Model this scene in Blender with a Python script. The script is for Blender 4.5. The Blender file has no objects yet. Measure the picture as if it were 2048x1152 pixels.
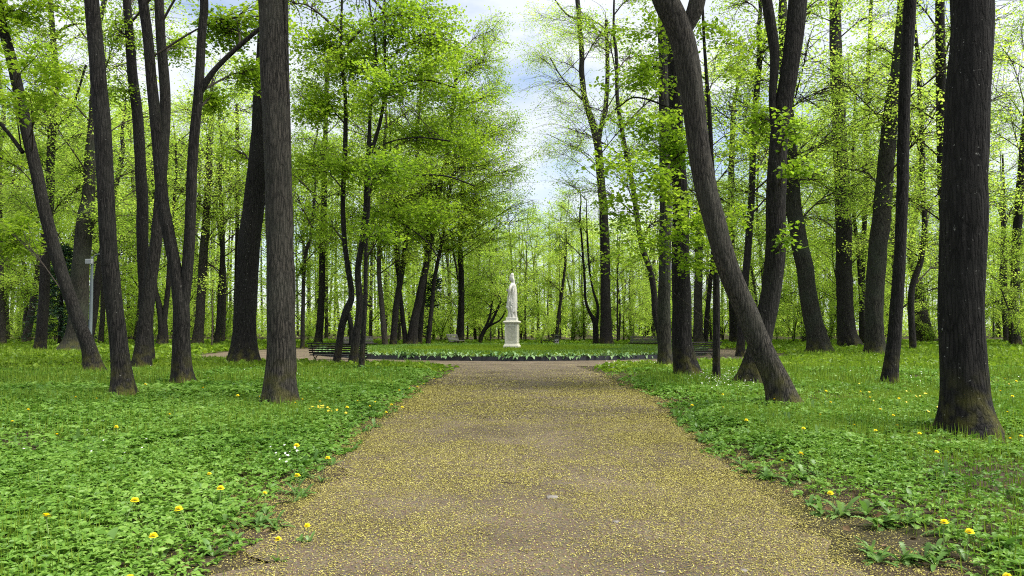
import bpy, bmesh, math, random
import numpy as np
from mathutils import Vector, Matrix
R = math.radians
scene = bpy.context.scene
COL = scene.collection
# ------------------------------------------------------------------ camera
F = 1462.0; CAMH = 1.5; PITCH = math.atan((655-576)/F)
cam_d = bpy.data.cameras.new("camera"); cam = bpy.data.objects.new("camera", cam_d); COL.objects.link(cam)
cam_d.sensor_width = 36; cam_d.lens = F/2048*36; cam_d.clip_end = 1200; cam_d.clip_start = .05
cam.location = (0, 0, CAMH); cam.rotation_euler = (R(90)+PITCH, 0, 0)
scene.camera = cam
CP, SP = math.cos(PITCH), math.sin(PITCH)
def ray(px, py):
    u, v = px-1024, 576-py
    return np.array([u, F*CP - v*SP, F*SP + v*CP])
def at_d(px, py, d):
    r = ray(px, py); k = d/r[1]
    return np.array([r[0]*k, d, CAMH + r[2]*k])
def ground_pt(px, py):
    r = ray(px, py); k = -CAMH/r[2]
    return np.array([r[0]*k, r[1]*k, 0.0])
def to_px(x, y, z):
    dy = y*CP + (z-CAMH)*SP; dz = -y*SP + (z-CAMH)*CP
    return 1024 + F*x/dy, 576 - F*dz/dy
# ------------------------------------------------------------------ noise
def vnoise(p, seed=0):
    p = np.asarray(p, float); i = np.floor(p).astype(np.int64); f = p - i; f = f*f*(3-2*f)
    def h(ix, iy, iz):
        n = (ix*374761393 + iy*668265263 + iz*2147483647 + seed*1274126177) & 0xffffffff
        n = ((n ^ (n >> 13))*1274126177) & 0xffffffff
        n = (n ^ (n >> 16)) & 0xffff
        return n/65535.0
    x, y, z = i[..., 0], i[..., 1], i[..., 2]; fx, fy, fz = f[..., 0], f[..., 1], f[..., 2]
    def lx(yy, zz): a = h(x, yy, zz); b = h(x+1, yy, zz); return a+(b-a)*fx
    def ly(zz): a = lx(y, zz); b = lx(y+1, zz); return a+(b-a)*fy
    a = ly(z); b = ly(z+1); return a+(b-a)*fz
def n2(x, y, sc, seed=0):
    x = np.asarray(x, float); y = np.asarray(y, float)
    return vnoise(np.stack([x*sc, y*sc, np.zeros_like(x)+.37], -1), seed)
# ------------------------------------------------------------------ mesh tools
class Acc:
    """Collects quads with material slots and builds them as one mesh."""
    def __init__(self): self.V = []; self.Q = []; self.M = []; self.S = []; self.n = 0
    def add(self, V, Q, m=0, smooth=True):
        V = np.asarray(V, np.float32).reshape(-1, 3); Q = np.asarray(Q, np.int64).reshape(-1, 4)
        self.V.append(V); self.Q.append(Q + self.n); self.n += len(V)
        self.M.append(np.full(len(Q), m, np.int32)); self.S.append(np.full(len(Q), smooth, bool))
    def mesh(self, name, mats, origin=(0, 0, 0)):
        V = np.concatenate(self.V) - np.asarray(origin, np.float32); Q = np.concatenate(self.Q)
        me = bpy.data.meshes.new(name)
        me.vertices.add(len(V)); me.vertices.foreach_set("co", V.astype(np.float32).ravel())
        me.loops.add(len(Q)*4); me.loops.foreach_set("vertex_index", Q.astype(np.int32).ravel())
        me.polygons.add(len(Q)); me.polygons.foreach_set("loop_start", np.arange(0, len(Q)*4, 4, dtype=np.int32))
        me.polygons.foreach_set("material_index", np.concatenate(self.M))
        me.polygons.foreach_set("use_smooth", np.concatenate(self.S))
        for m in (mats if isinstance(mats, (list, tuple)) else [mats]): me.materials.append(m)
        me.update(calc_edges=True); me.validate()
        return me
    def obj(self, name, mats, parent=None, origin=(0, 0, 0)):
        o = bpy.data.objects.new(name, self.mesh(name, mats, origin)); COL.objects.link(o)
        if parent: o.parent = parent
        return o
def tag(o, label=None, cat=None, group=None, kind=None):
    if label: o["label"] = label
    if cat: o["category"] = cat
    if group: o["group"] = group
    if kind: o["kind"] = kind
    return o
def empty(name, loc, rz=0):
    o = bpy.data.objects.new(name, None); COL.objects.link(o); o.location = loc; o.rotation_euler = (0, 0, rz)
    o.empty_display_size = .2
    return o
def copy_tree(o, parent=None):
    c = o.copy(); COL.objects.link(c)
    if parent: c.parent = parent
    for ch in list(o.children): copy_tree(ch, c)
    return c
def catmull(P, n):
    P = np.asarray(P, float); k = len(P)
    if k == 2: t = np.linspace(0, 1, n)[:, None]; return P[0]*(1-t)+P[1]*t
    seg = np.linalg.norm(np.diff(P[:, :3], axis=0), axis=1); s = np.concatenate([[0], np.cumsum(seg)])
    m = np.zeros_like(P); m[1:-1] = (P[2:]-P[:-2])/(s[2:]-s[:-2])[:, None]
    m[0] = (P[1]-P[0])/seg[0]; m[-1] = (P[-1]-P[-2])/seg[-1]
    u = np.linspace(0, s[-1], n); i = np.clip(np.searchsorted(s, u, 'right')-1, 0, k-2)
    h = (s[i+1]-s[i]); t = (u-s[i])/h; t = t[:, None]; h = h[:, None]
    return ((2*t**3-3*t**2+1)*P[i] + (t**3-2*t**2+t)*h*m[i] + (-2*t**3+3*t**2)*P[i+1] + (t**3-t**2)*h*m[i+1])
def frames(P):
    T = np.gradient(P, axis=0); T /= np.linalg.norm(T, axis=1)[:, None]+1e-9
    ref = np.array([0., 1., 0.]) if abs(T[0][1]) < .9 else np.array([1., 0., 0.])
    A = np.cross(np.broadcast_to(ref, T.shape), T); bad = np.linalg.norm(A, axis=1) < .15
    if bad.any(): A[bad] = np.cross(np.array([.7, .1, .7]), T[bad])
    A /= np.linalg.norm(A, axis=1)[:, None]; B = np.cross(T, A)
    return T, A, B
def tube(acc, P, rad, sides=6, m=0, cap=False, smooth=True):
    P = np.asarray(P, float); n = len(P); rad = np.broadcast_to(np.asarray(rad, float), (n,))
    T, A, B = frames(P); th = np.linspace(0, 2*math.pi, sides, endpoint=False)
    ring = A[:, None]*np.cos(th)[None, :, None] + B[:, None]*np.sin(th)[None, :, None]
    V = P[:, None] + ring*rad[:, None, None]
    i = np.arange(n-1)[:, None]*sides; j = np.arange(sides)[None]; j2 = (j+1) % sides
    Q = np.stack([i+j, i+j2, i+sides+j2, i+sides+j], -1).reshape(-1, 4)
    acc.add(V.reshape(-1, 3), Q, m, smooth)
    if cap and sides % 2 == 0:
        for b in (0, n-1):
            V0 = V[b]; q = []
            for a in range(1, sides-2, 2): q.append([0, a, a+1, a+2] if b else [a+2, a+1, a, 0])
            acc.add(V0, q, m, False)
def box(acc, c, s, m=0, rot=None, smooth=False):
    c = np.asarray(c, float); s = np.asarray(s, float)/2
    V = np.array([[x, y, z] for x in (-1, 1) for y in (-1, 1) for z in (-1, 1)])*s
    if rot is not None: V = V @ np.asarray(rot).T
    Q = [[0, 1, 3, 2], [4, 6, 7, 5], [0, 4, 5, 1], [2, 3, 7, 6], [0, 2, 6, 4], [1, 5, 7, 3]]
    acc.add(V+c, Q, m, smooth)
def lathe(acc, prof, sides, m=0, c=(0, 0, 0), smooth=True, ph=0.0):
    th = np.linspace(0, 2*math.pi, sides, endpoint=False)+ph
    pr = np.asarray(prof, float)
    V = np.stack([pr[:, None, 0]*np.cos(th), pr[:, None, 0]*np.sin(th), np.repeat(pr[:, 1:2], sides, 1)], -1)
    n = len(pr); i = np.arange(n-1)[:, None]*sides; j = np.arange(sides)[None]; j2 = (j+1) % sides
    Q = np.stack([i+j, i+j2, i+sides+j2, i+sides+j], -1).reshape(-1, 4)
    acc.add(V.reshape(-1, 3)+np.asarray(c), Q, m, smooth)
def scatter(acc, TV, TQ, pos, nrm, yaw, size, m=0, smooth=False):
    """Template (x = side, y = along, z = normal) stamped at every point."""
    pos = np.asarray(pos, float); nrm = nrm/np.linalg.norm(nrm, axis=1)[:, None]
    d = np.stack([np.cos(yaw), np.sin(yaw), np.zeros_like(yaw)], -1)
    t = d - nrm*np.sum(d*nrm, 1)[:, None]; t /= np.linalg.norm(t, axis=1)[:, None]+1e-9
    b = np.cross(t, nrm); size = np.asarray(size, float)
    if size.ndim == 1: size = size[:, None]
    TV = np.asarray(TV, float); k = len(TV)
    V = pos[:, None] + size[:, None]*(TV[None, :, 0:1]*b[:, None] + TV[None, :, 1:2]*t[:, None] + TV[None, :, 2:3]*nrm[:, None])
    Q = np.asarray(TQ)[None] + (np.arange(len(pos))*k)[:, None, None]
    acc.add(V.reshape(-1, 3), Q.reshape(-1, 4), m, smooth)
LEAF6 = (np.array([[0, 0, 0], [-.34, .28, .07], [-.30, .68, .05], [0, 1, -.10], [.30, .68, .05], [.34, .28, .07]]),
         [[0, 5, 4, 3], [0, 3, 2, 1]])
LEAF4 = (np.array([[0, 0, 0], [-.40, .48, .08], [0, 1, -.06], [.40, .48, .08]]), [[0, 3, 2, 1]])
# lobed maple leaf: three broad lobes
MAPLE = (np.array([[0, 0, 0], [-.22, .1, .02], [-.58, .42, -.06], [-.2, .46, .05], [0, 1.05, -.1], [.2, .46, .05], [.58, .42, -.06], [.22, .1, .02], [0, .4, .0]]),
         [[0, 8, 2, 1], [8, 4, 3, 2], [8, 6, 5, 4], [0, 7, 6, 8]])
# trifoliate ground leaf: three folded toothed leaflets
def _tri():
    V = []; Q = []
    for a, l in ((0, 1.0), (1.25, .85), (-1.25, .85)):
        c, s = math.cos(a), math.sin(a); k = len(V)
        for x, y, z in [(0, .08, 0), (-.30, .35, .07), (-.2, .72, .03), (0, 1, -.14), (.2, .72, .03), (.30, .35, .07)]:
            x, y = x*l, y*l; V.append((x*c - y*s, x*s + y*c, z))
        Q += [[k, k+5, k+4, k+3], [k, k+3, k+2, k+1]]
    return np.array(V), Q
TRI = _tri()
# ------------------------------------------------------------------ materials
class NT:
    def __init__(self, name, world=False):
        if world: self.m = bpy.data.worlds.new(name)
        else: self.m = bpy.data.materials.new(name)
        self.m.use_nodes = True; self.t = self.m.node_tree; self.t.nodes.clear()
    def n(self, ty, ins=None, **kw):
        nd = self.t.nodes.new(ty)
        for k, v in kw.items(): setattr(nd, k, v)
        for k, v in (ins or {}).items():
            if isinstance(v, tuple) and len(v) == 2 and hasattr(v[0], 'outputs'): self.t.links.new(v[0].outputs[v[1]], nd.inputs[k])
            else: nd.inputs[k].default_value = v
        return nd
    def ramp(self, src, stops, interp='LINEAR'):
        nd = self.t.nodes.new('ShaderNodeValToRGB'); self.t.links.new(src[0].outputs[src[1]], nd.inputs[0])
        e = nd.color_ramp.elements; nd.color_ramp.interpolation = interp
        while len(e) < len(stops): e.new(.5)
        for el, (p, c) in zip(e, stops): el.position = p; el.color = (*c, 1) if len(c) == 3 else c
        return nd
    def mix(self, a, b, f, mode='MIX'):
        nd = self.t.nodes.new('ShaderNodeMix'); nd.data_type = 'RGBA'; nd.blend_type = mode
        for i, v in ((6, a), (7, b), (0, f)):
            if isinstance(v, tuple) and hasattr(v[0], 'outputs'): self.t.links.new(v[0].outputs[v[1]], nd.inputs[i])
            else: nd.inputs[i].default_value = (*v, 1) if isinstance(v, tuple) else v
        return (nd, 2)
    def math(self, op, a, b=0.0, clamp=False):
        nd = self.t.nodes.new('ShaderNodeMath'); nd.operation = op; nd.use_clamp = clamp
        for i, v in ((0, a), (1, b)):
            if isinstance(v, tuple): self.t.links.new(v[0].outputs[v[1]], nd.inputs[i])
            else: nd.inputs[i].default_value = v
        return (nd, 0)
    def out(self, s, idx=0):
        o = self.t.nodes.new('ShaderNodeOutputMaterial'); self.t.links.new(s.outputs[idx], o.inputs[0]); return self.m
def leaf_mat(name, dark, mid, lite, tr=.5, sat_tr=1.5, gloss=.05):
    t = NT(name); g = t.n('ShaderNodeNewGeometry'); oi = t.n('ShaderNodeObjectInfo')
    nz = t.n('ShaderNodeTexNoise', {'Vector': (g, 'Position'), 'Scale': .55, 'Detail': 2.0})
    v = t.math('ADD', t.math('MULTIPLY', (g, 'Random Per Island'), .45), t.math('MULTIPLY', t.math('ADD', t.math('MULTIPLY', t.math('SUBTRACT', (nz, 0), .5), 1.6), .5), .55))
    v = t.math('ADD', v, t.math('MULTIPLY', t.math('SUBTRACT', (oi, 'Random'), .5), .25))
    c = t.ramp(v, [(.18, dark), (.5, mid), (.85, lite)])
    d = t.n('ShaderNodeBsdfDiffuse', {'Color': (c, 0)})
    tc = t.mix((c, 0), (.94*sat_tr, .96*sat_tr, .76*sat_tr), 1.0, 'MULTIPLY')
    s = t.n('ShaderNodeBsdfTranslucent', {'Color': tc})
    mx = t.n('ShaderNodeMixShader', {0: tr, 1: (d, 0), 2: (s, 0)})
    gl = t.n('ShaderNodeBsdfGlossy', {'Roughness': .45, 'Color': (.8, .85, .8, 1)})
    mx2 = t.n('ShaderNodeMixShader', {0: gloss, 1: (mx, 0), 2: (gl, 0)})
    return t.out(mx2)
def bark_mat(name, dark, lite, algae, lichen=.5, ridge=1.0, moss=1.0):
    t = NT(name); tc = t.n('ShaderNodeTexCoord'); oi = t.n('ShaderNodeObjectInfo')
    mp = t.n('ShaderNodeMapping', {'Vector': (tc, 'Object'), 'Scale': (17*ridge, 17*ridge, 2.2*ridge)})
    nz = t.n('ShaderNodeTexNoise', {'Vector': (mp, 0), 'Scale': 1.0, 'Detail': 6.0, 'Roughness': .7, 'Distortion': 1.2})
    mp2 = t.n('ShaderNodeMapping', {'Vector': (tc, 'Object'), 'Scale': (9*ridge, 9*ridge, 1.1*ridge)})
    dn = t.n('ShaderNodeTexNoise', {'Vector': (tc, 'Object'), 'Scale': 3.0, 'Detail': 3.0})
    mpd = t.n('ShaderNodeVectorMath', {0: (mp2, 0), 1: t.n('ShaderNodeVectorMath', {0: (dn, 'Color'), 1: (.55, .55, .55)}, operation='MULTIPLY') and (t.t.nodes[-1], 0)}, operation='ADD')
    vo = t.n('ShaderNodeTexVoronoi', {'Vector': (mpd, 0), 'Scale': 1.6}, feature='DISTANCE_TO_EDGE')
    vr = t.ramp((vo, 0), [(0, (0, 0, 0)), (.22, (1, 1, 1))])
    hgt = t.math('ADD', t.math('MULTIPLY', (nz, 0), .74), t.math('MULTIPLY', (vr, 0), .26))
    c = t.ramp(hgt, [(.36, dark), (.84, lite)])
    big = t.n('ShaderNodeTexNoise', {'Vector': (tc, 'Object'), 'Scale': 1.1, 'Detail': 3.0})
    bm = t.ramp((big, 0), [(.42, (0, 0, 0)), (.68, (1, 1, 1))])
    c2 = t.mix((c, 0), algae, t.math('MULTIPLY', (bm, 0), .55))
    sp = t.n('ShaderNodeTexNoise', {'Vector': (tc, 'Object'), 'Scale': 19.0, 'Detail': 3.0, 'Roughness': .6})
    spr = t.ramp((sp, 0), [(.67, (0, 0, 0)), (.75, (1, 1, 1))])
    c3 = t.mix(c2, (.30, .30, .27), t.math('MULTIPLY', (spr, 0), lichen))
    # moss on the root flare: a patchy band low on the trunk
    sx = t.n('ShaderNodeSeparateXYZ', {0: (tc, 'Object')})
    mz = t.math('SUBTRACT', 1.0, t.math('DIVIDE', (sx, 2), .9), True)
    mn = t.n('ShaderNodeTexNoise', {'Vector': (tc, 'Object'), 'Scale': 4.0, 'Detail': 4.0})
    mr = t.ramp((mn, 0), [(.42, (0, 0, 0)), (.66, (1, 1, 1))])
    mf = t.math('MULTIPLY', t.math('MULTIPLY', mz, (mr, 0)), .8*moss)
    c4 = t.mix(c3, (.10, .095, .014), mf)
    bp = t.n('ShaderNodeBump', {'Strength': 1.0, 'Distance': .048, 'Height': hgt})
    p = t.n('ShaderNodeBsdfPrincipled', {'Base Color': c4, 'Roughness': .92, 'Specular IOR Level': .2, 'Normal': (bp, 0)})
    return t.out(p)
def plain(name, col, rough=.6, metal=0.0, var=.25, sc=6.0, bump=0.0, spec=.4):
    t = NT(name); tc = t.n('ShaderNodeTexCoord')
    nz = t.n('ShaderNodeTexNoise', {'Vector': (tc, 'Object'), 'Scale': sc, 'Detail': 5.0, 'Roughness': .6})
    lo = tuple(c*(1-var) for c in col); hi = tuple(min(1, c*(1+var)) for c in col)
    c = t.ramp((nz, 0), [(.3, lo), (.7, hi)])
    ins = {'Base Color': (c, 0), 'Roughness': rough, 'Metallic': metal, 'Specular IOR Level': spec}
    if bump:
        bp = t.n('ShaderNodeBump', {'Strength': bump, 'Distance': .01, 'Height': (nz, 0)}); ins['Normal'] = (bp, 0)
    return t.out(t.n('ShaderNodeBsdfPrincipled', ins))
M = {}
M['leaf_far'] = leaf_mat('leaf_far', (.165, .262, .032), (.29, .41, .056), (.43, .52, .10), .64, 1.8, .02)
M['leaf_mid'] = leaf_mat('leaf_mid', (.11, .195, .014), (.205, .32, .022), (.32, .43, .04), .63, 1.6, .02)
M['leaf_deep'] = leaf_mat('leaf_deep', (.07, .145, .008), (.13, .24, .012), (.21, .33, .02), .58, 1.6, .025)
M['spruce'] = leaf_mat('spruce_needles', (.012, .035, .016), (.02, .055, .024), (.035, .08, .03), .15, 1.0)
M['cover'] = leaf_mat('cover_leaf', (.056, .138, .016), (.128, .258, .032), (.23, .375, .072), .35, 1.3, .02)
M['cover_far'] = leaf_mat('cover_far', (.08, .155, .010), (.158, .265, .017), (.25, .345, .026), .4, 1.3, .015)
M['grass'] = leaf_mat('grass_blade', (.08, .15, .012), (.155, .25, .021), (.245, .34, .044), .4, 1.3, .02)
M['weed'] = leaf_mat('weed_leaf', (.05, .13, .02), (.105, .21, .04), (.18, .30, .08), .4, 1.3, .03)
M['tulip'] = leaf_mat('tulip_leaf', (.08, .18, .055), (.15, .27, .095), (.27, .39, .18), .25, 1.0, .03)
M['bark'] = bark_mat('bark_rough', (.0054, .0050, .0047), (.046, .041, .037), (.030, .030, .026), .55, 1.45)
M['bark_grey'] = bark_mat('bark_grey', (.011, .010, .0088), (.092, .081, .068), (.056, .056, .044), .2, 1.6)
M['bark_green'] = bark_mat('bark_green', (.009, .009, .007), (.066, .062, .047), (.038, .048, .032), .3, 1.4)
M['bark_black'] = bark_mat('bark_black', (.0046, .0043, .0041), (.032, .029, .027), (.020, .020, .018), .85, 1.4)
M['twig'] = plain('twig_bark', (.035, .027, .02), .9)
# ------------------------------------------------------------------ ground layout
LPX = [(400, 1290), (470, 1152), (600, 1012), (680, 930), (760, 852), (835, 790), (890, 752), (906, 742)]
RPX = [(1810, 1290), (1720, 1152), (1620, 1062), (1480, 960), (1370, 870), (1300, 802), (1215, 758), (1180, 742)]
LW = np.array([ground_pt(*p)[:2] for p in LPX]); RW = np.array([ground_pt(*p)[:2] for p in RPX])
RC = (-1.0, 44.0); RR = 16.2; BC = (0.0, 44.0); BR = 11.3
def xl(y): return np.interp(y, LW[:, 1], LW[:, 0])
def xr(y): return np.interp(y, RW[:, 1], RW[:, 0])
SIDE = np.array([[-12, 35.5], [-14.5, 31.5], [-16.5, 26.0], [-21, 22.5], [-30, 19.5], [-45, 17]])
def seg_dist(x, y, P):
    best = np.full(np.shape(x), 1e9)
    for a, b in zip(P[:-1], P[1:]):
        d = b-a; t = np.clip(((x-a[0])*d[0]+(y-a[1])*d[1])/(d@d), 0, 1)
        best = np.minimum(best, np.hypot(x-a[0]-t*d[0], y-a[1]-t*d[1]))
    return best
def sd_main(x, y):
    s = np.maximum(xl(y)-x, x-xr(y)); s = np.where(y > 28.5, 50, s)
    return np.minimum(s, np.hypot(x-RC[0], y-RC[1])-RR)
def sd(x, y):
    s = np.minimum(sd_main(x, y), seg_dist(x, y, SIDE)-.55)
    return s
def hgt(x, y):
    s = sd(x, y); k = np.clip(s/1.6, 0, 1); k = k*k*(3-2*k)
    return k*(.03 + .09*n2(x, y, .45, 5) + .05*n2(x, y, 1.3, 6)) - .012*(s < 0)
def H1(x, y): return float(hgt(np.array([x]), np.array([y]))[0])
def axis(lo, hi, fine_lo, fine_hi, st, big):
    return np.concatenate([np.arange(lo, fine_lo, big), np.arange(fine_lo, fine_hi, st), np.arange(fine_hi, hi+big, big)])
gx = axis(-400, 400, -26, 26, .28, 11.0); gy = axis(-60, 500, -2, 64, .28, 11.0)
X, Y = np.meshgrid(gx, gy, indexing='ij'); Z = hgt(X, Y)
a = Acc(); ny = len(gy); i = np.arange(len(gx)-1)[:, None]*ny; j = np.arange(ny-1)[None]
a.add(np.stack([X, Y, Z], -1), np.stack([i+j, i+ny+j, i+ny+j+1, i+j+1], -1))
t = NT('soil'); g = t.n('ShaderNodeNewGeometry')
n_a = t.n('ShaderNodeTexNoise', {'Vector': (g, 'Position'), 'Scale': 34.0, 'Detail': 7.0, 'Roughness': .7})
n_b = t.n('ShaderNodeTexNoise', {'Vector': (g, 'Position'), 'Scale': .9, 'Detail': 4.0})
c = t.ramp((n_a, 0), [(.3, (.022, .016, .011)), (.55, (.070, .052, .036)), (.75, (.14, .11, .072))])
c2 = t.ramp((n_a, 0), [(.3, (.016, .018, .007)), (.7, (.055, .062, .02))])
f = t.ramp((n_b, 0), [(.45, (0, 0, 0)), (.7, (1, 1, 1))])
bp = t.n('ShaderNodeBump', {'Strength': .8, 'Distance': .03, 'Height': (n_a, 0)})
M['soil'] = t.out(t.n('ShaderNodeBsdfPrincipled', {'Base Color': t.mix((c, 0), (c2, 0), (f, 0)), 'Roughness': .95, 'Specular IOR Level': .15, 'Normal': (bp, 0)}))
tag(a.obj('ground', M['soil']), kind='structure')

# gravel path with the ring round the bed, noisy edges
t = NT('gravel'); g = t.n('ShaderNodeNewGeometry')
n_a = t.n('ShaderNodeTexNoise', {'Vector': (g, 'Position'), 'Scale': 90.0, 'Detail': 6.0, 'Roughness': .75})
n_v = t.n('ShaderNodeTexVoronoi', {'Vector': (g, 'Position'), 'Scale': 62.0})
n_b = t.n('ShaderNodeTexNoise', {'Vector': (g, 'Position'), 'Scale': .8, 'Detail': 5.0, 'Roughness': .6})
c = t.ramp((n_a, 0), [(.28, (.034, .025, .018)), (.5, (.110, .088, .058)), (.74, (.26, .21, .15))])
cv = t.mix((c, 0), (n_v, 'Color'), .03)
dk = t.ramp((n_b, 0), [(.35, (.66, .63, .6)), (.65, (1.08, 1.05, 1.0))])
bp = t.n('ShaderNodeBump', {'Strength': .7, 'Distance': .012, 'Height': (n_a, 0)})
M['gravel'] = t.out(t.n('ShaderNodeBsdfPrincipled', {'Base Color': t.mix(cv, (dk, 0), 1.0, 'MULTIPLY'), 'Roughness': .93, 'Specular IOR Level': .2, 'Normal': (bp, 0)}))
ys = np.arange(-1.5, 28.6, .12)
def jag(y, sgn): return sgn*(.30*(n2(y, y*0, 1.2, 11+sgn)-.5) + .26*(n2(y, y*0, 4., 13+sgn)-.5) + .16*(n2(y, y*0, 11., 15+sgn)-.5))
L = np.stack([xl(ys)+jag(ys, 1), ys], -1); Rr = np.stack([xr(ys)+jag(ys, -1), ys], -1)
a0 = math.atan2(28.6-RC[1], L[-1, 0]-RC[0]); a1 = math.atan2(28.6-RC[1], Rr[-1, 0]-RC[0])
th = np.linspace(a1, a0+2*math.pi, 500)[1:-1]
rr = RR + .35*(n2(np.cos(th)*9, np.sin(th)*9, 1., 21)-.5)
ring = np.stack([RC[0]+rr*np.cos(th), RC[1]+rr*np.sin(th)], -1)
a = Acc()
nL = len(ys); nt = 25; tt = np.linspace(0, 1, nt)[None, :, None]
V = L[:, None]*(1-tt)+Rr[:, None]*tt; V = np.concatenate([V, np.full((*V.shape[:2], 1), .006)], -1)
i = np.arange(nL-1)[:, None]*nt; j = np.arange(nt-1)[None]
a.add(V, np.stack([i+j, i+j+1, i+nt+j+1, i+nt+j], -1))
# ring: closed polygon from the strip's end round the circle, as a fan of quads to the inner circle
edge = np.concatenate([ring, np.linspace(L[-1], Rr[-1], 26)])
ang = np.arctan2(edge[:, 1]-BC[1], edge[:, 0]-BC[0]); inner = np.stack([BC[0]+(BR-.6)*np.cos(ang), BC[1]+(BR-.6)*np.sin(ang)], -1)
k = len(edge); V = np.concatenate([np.c_[edge, np.full(k, .006)], np.c_[inner, np.full(k, .006)]])
q = [[e, (e+1) % k, k+(e+1) % k, k+e] for e in range(k)]
a.add(V, q)
tag(a.obj('gravel_path', M['gravel']), kind='structure')
P = catmull(np.c_[SIDE, np.zeros(len(SIDE))], 60); T, _, _ = frames(P)
nv = np.stack([-T[:, 1], T[:, 0], T[:, 0]*0], -1)
w = .62+.2*(n2(P[:, 0], P[:, 1], 1., 31)-.5)
a = Acc(); V = np.concatenate([P+nv*w[:, None], P-nv*w[:, None]]); V[:, 2] = .002; k = len(P)
a.add(V, [[e, e+1, k+e+1, k+e] for e in range(k-1)])
tag(a.obj('side_path', M['gravel']), kind='structure')

# fallen yellow blossom on path and verges
rng = np.random.default_rng(7)
def frustum_pts(n, y0, y1, margin=2.0, power=1.0):
    y = y0+(y1-y0)*rng.random(n)**power; hw = y*.72+margin
    return (rng.random(n)*2-1)*hw, y
a = Acc()
for n, y0, y1, sz in ((440000, 3.2, 7, .0098), (470000, 7, 12, .0120), (290000, 12, 19, .0185), (130000, 19, 30, .027)):
    y = y0+(y1-y0)*rng.random(n); x = (xl(y)-1.4) + rng.random(n)*(xr(y)-xl(y)+3.2)
    s = sd_main(x, y); dn = n2(x, y, 1.1, 41)*.5+n2(x, y, 3.2, 42)*.3+n2(x, y, 9., 43)*.35
    cx = (x-xl(y))/(xr(y)-xl(y)); wear = np.exp(-((cx-.52)/.20)**2)*.24
    fade = np.clip((27-y)/10, 0.05, 1)
    keep = rng.random(n) < np.clip(.56+(dn-.575)*1.6-wear*1.5+.18*np.exp(-(s/.45)**2), .14, 1)*np.where(s > 0, np.clip(.85-s*.7, .10, 1), 1)*fade
    x, y, s = x[keep], y[keep], s[keep]; m = len(x)
    z = np.where(s < .0, .010, hgt(x, y)+.006)+.004*rng.random(m)
    nr = np.stack([rng.normal(0, .28, m), rng.normal(0, .28, m), np.ones(m)], -1)
    sz_ = sz*(.55+.9*rng.random(m))
    scatter(a, [[-.20, -.5, 0], [.24, -.38, .05], [.18, .5, .0], [-.24, .42, .06]], [[0, 1, 2, 3]], np.stack([x, y, z], -1), nr, rng.random(m)*6.3, sz_)
t = NT('blossom'); g = t.n('ShaderNodeNewGeometry')
c = t.ramp((g, 'Random Per Island'), [(0, (.10, .08, .025)), (.35, (.20, .178, .048)), (.8, (.36, .33, .085)), (1, (.50, .46, .18))])
M['blossom'] = t.out(t.n('ShaderNodeBsdfDiffuse', {'Color': (c, 0)}))
tag(a.obj('fallen_blossom', M['blossom']), 'scattered yellow green fallen blossom on the gravel', 'fallen blossom', kind='stuff')

# ------------------------------------------------------------------ ground cover
FEET = np.array([[*(lambda r_: (r_*(-(CAMH-.12)/r_[2]))[:2])(ray(px, py)), r] for px, py, r in
    [(190, 746, .45), (250, 797, .45), (285, 738, .5), (364, 770, .5), (487, 729, .9), (559, 806, .65), (1329, 735, .6), (1374, 754, .8), (1433, 762, .3), (1570, 813, .7), (1505, 770, .8),
     (1640, 709, .9), (1775, 769, .5), (1938, 866, .75), (671, 732, .3), (704, 734, .3), (722, 741, .3)]])
def near_foot(x, y):
    f = np.zeros(np.shape(x))
    for fx, fy, r in FEET: f = np.maximum(f, np.clip(1-(np.hypot(x-fx, y-fy)-r*.6)/.55, 0, 1))
    return f
def cover(n, y0, y1, s_lo, s_ramp, margin=2.0):
    x, y = frustum_pts(n, y0, y1, margin)
    s = sd(x, y)+.5*(n2(x, y, .9, 51)-.5)+.35*(n2(x, y, 2.6, 52)-.5)
    right_soil = np.where((x > 0) & (y < 9), .5, 0)*np.clip((9-y)/3, 0, 1)
    keep = (rng.random(n) < np.clip((s-s_lo-right_soil)/s_ramp, 0, 1)) & (sd(x, y) > -.1) & (rng.random(n) > .72*near_foot(x, y)*(.5+n2(x, y, 2.2, 57)))
    return x[keep], y[keep], s[keep]
def nrm_up(n, k): return np.stack([rng.normal(0, k, n), rng.normal(0, k, n), np.ones(n)], -1)
a = Acc()
# near leafy carpet, layered on short stems, thinner towards the right where it mixes with grass
for n, y0, y1, sz in ((110000, 2.9, 8, .046), (120000, 8, 14, .058), (100000, 14, 24, .088)):
    x, y, s = cover(n, y0, y1, .05, .9)
    patch = n2(x, y, .35, 61)*.6+n2(x, y, 1.1, 62)*.4
    keep = rng.random(len(x)) < np.where(x < 0, np.clip((patch-.12)*4, .25, 1), np.clip((patch-.34)*4, .12, .9))
    x, y, s = x[keep], y[keep], s[keep]; m = len(x)
    top = np.clip(.05+.07*n2(x, y, 1.5, 63)+.05*n2(x, y, 5, 64), .03, .2)*np.clip(s*1.4, .25, 1)
    z = hgt(x, y)+top*(1-rng.random(m)**2*.75)
    scatter(a, *TRI, np.stack([x, y, z], -1), nrm_up(m, .32), rng.random(m)*6.3, sz*(.6+.7*rng.random(m))*np.where(rng.random(m) < .10, 1.6, 1))
tag(a.obj('ground_cover', M['cover']), 'low carpet of bright green leafy ground cover', 'ground cover', kind='stuff')
a = Acc()
for n, y0, y1, sz, k in ((60000, 24, 40, .17, .4), (60000, 40, 75, .30, .4)):
    x, y, s = cover(n, y0, y1, .1, .8, 4)
    m = len(x); z = hgt(x, y)+.02+.12*rng.random(m)*np.clip(s, .2, 1)
    scatter(a, *LEAF6, np.stack([x, y, z], -1), nrm_up(m, .7), rng.random(m)*6.3, sz*(.5+.8*rng.random(m)))
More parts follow.
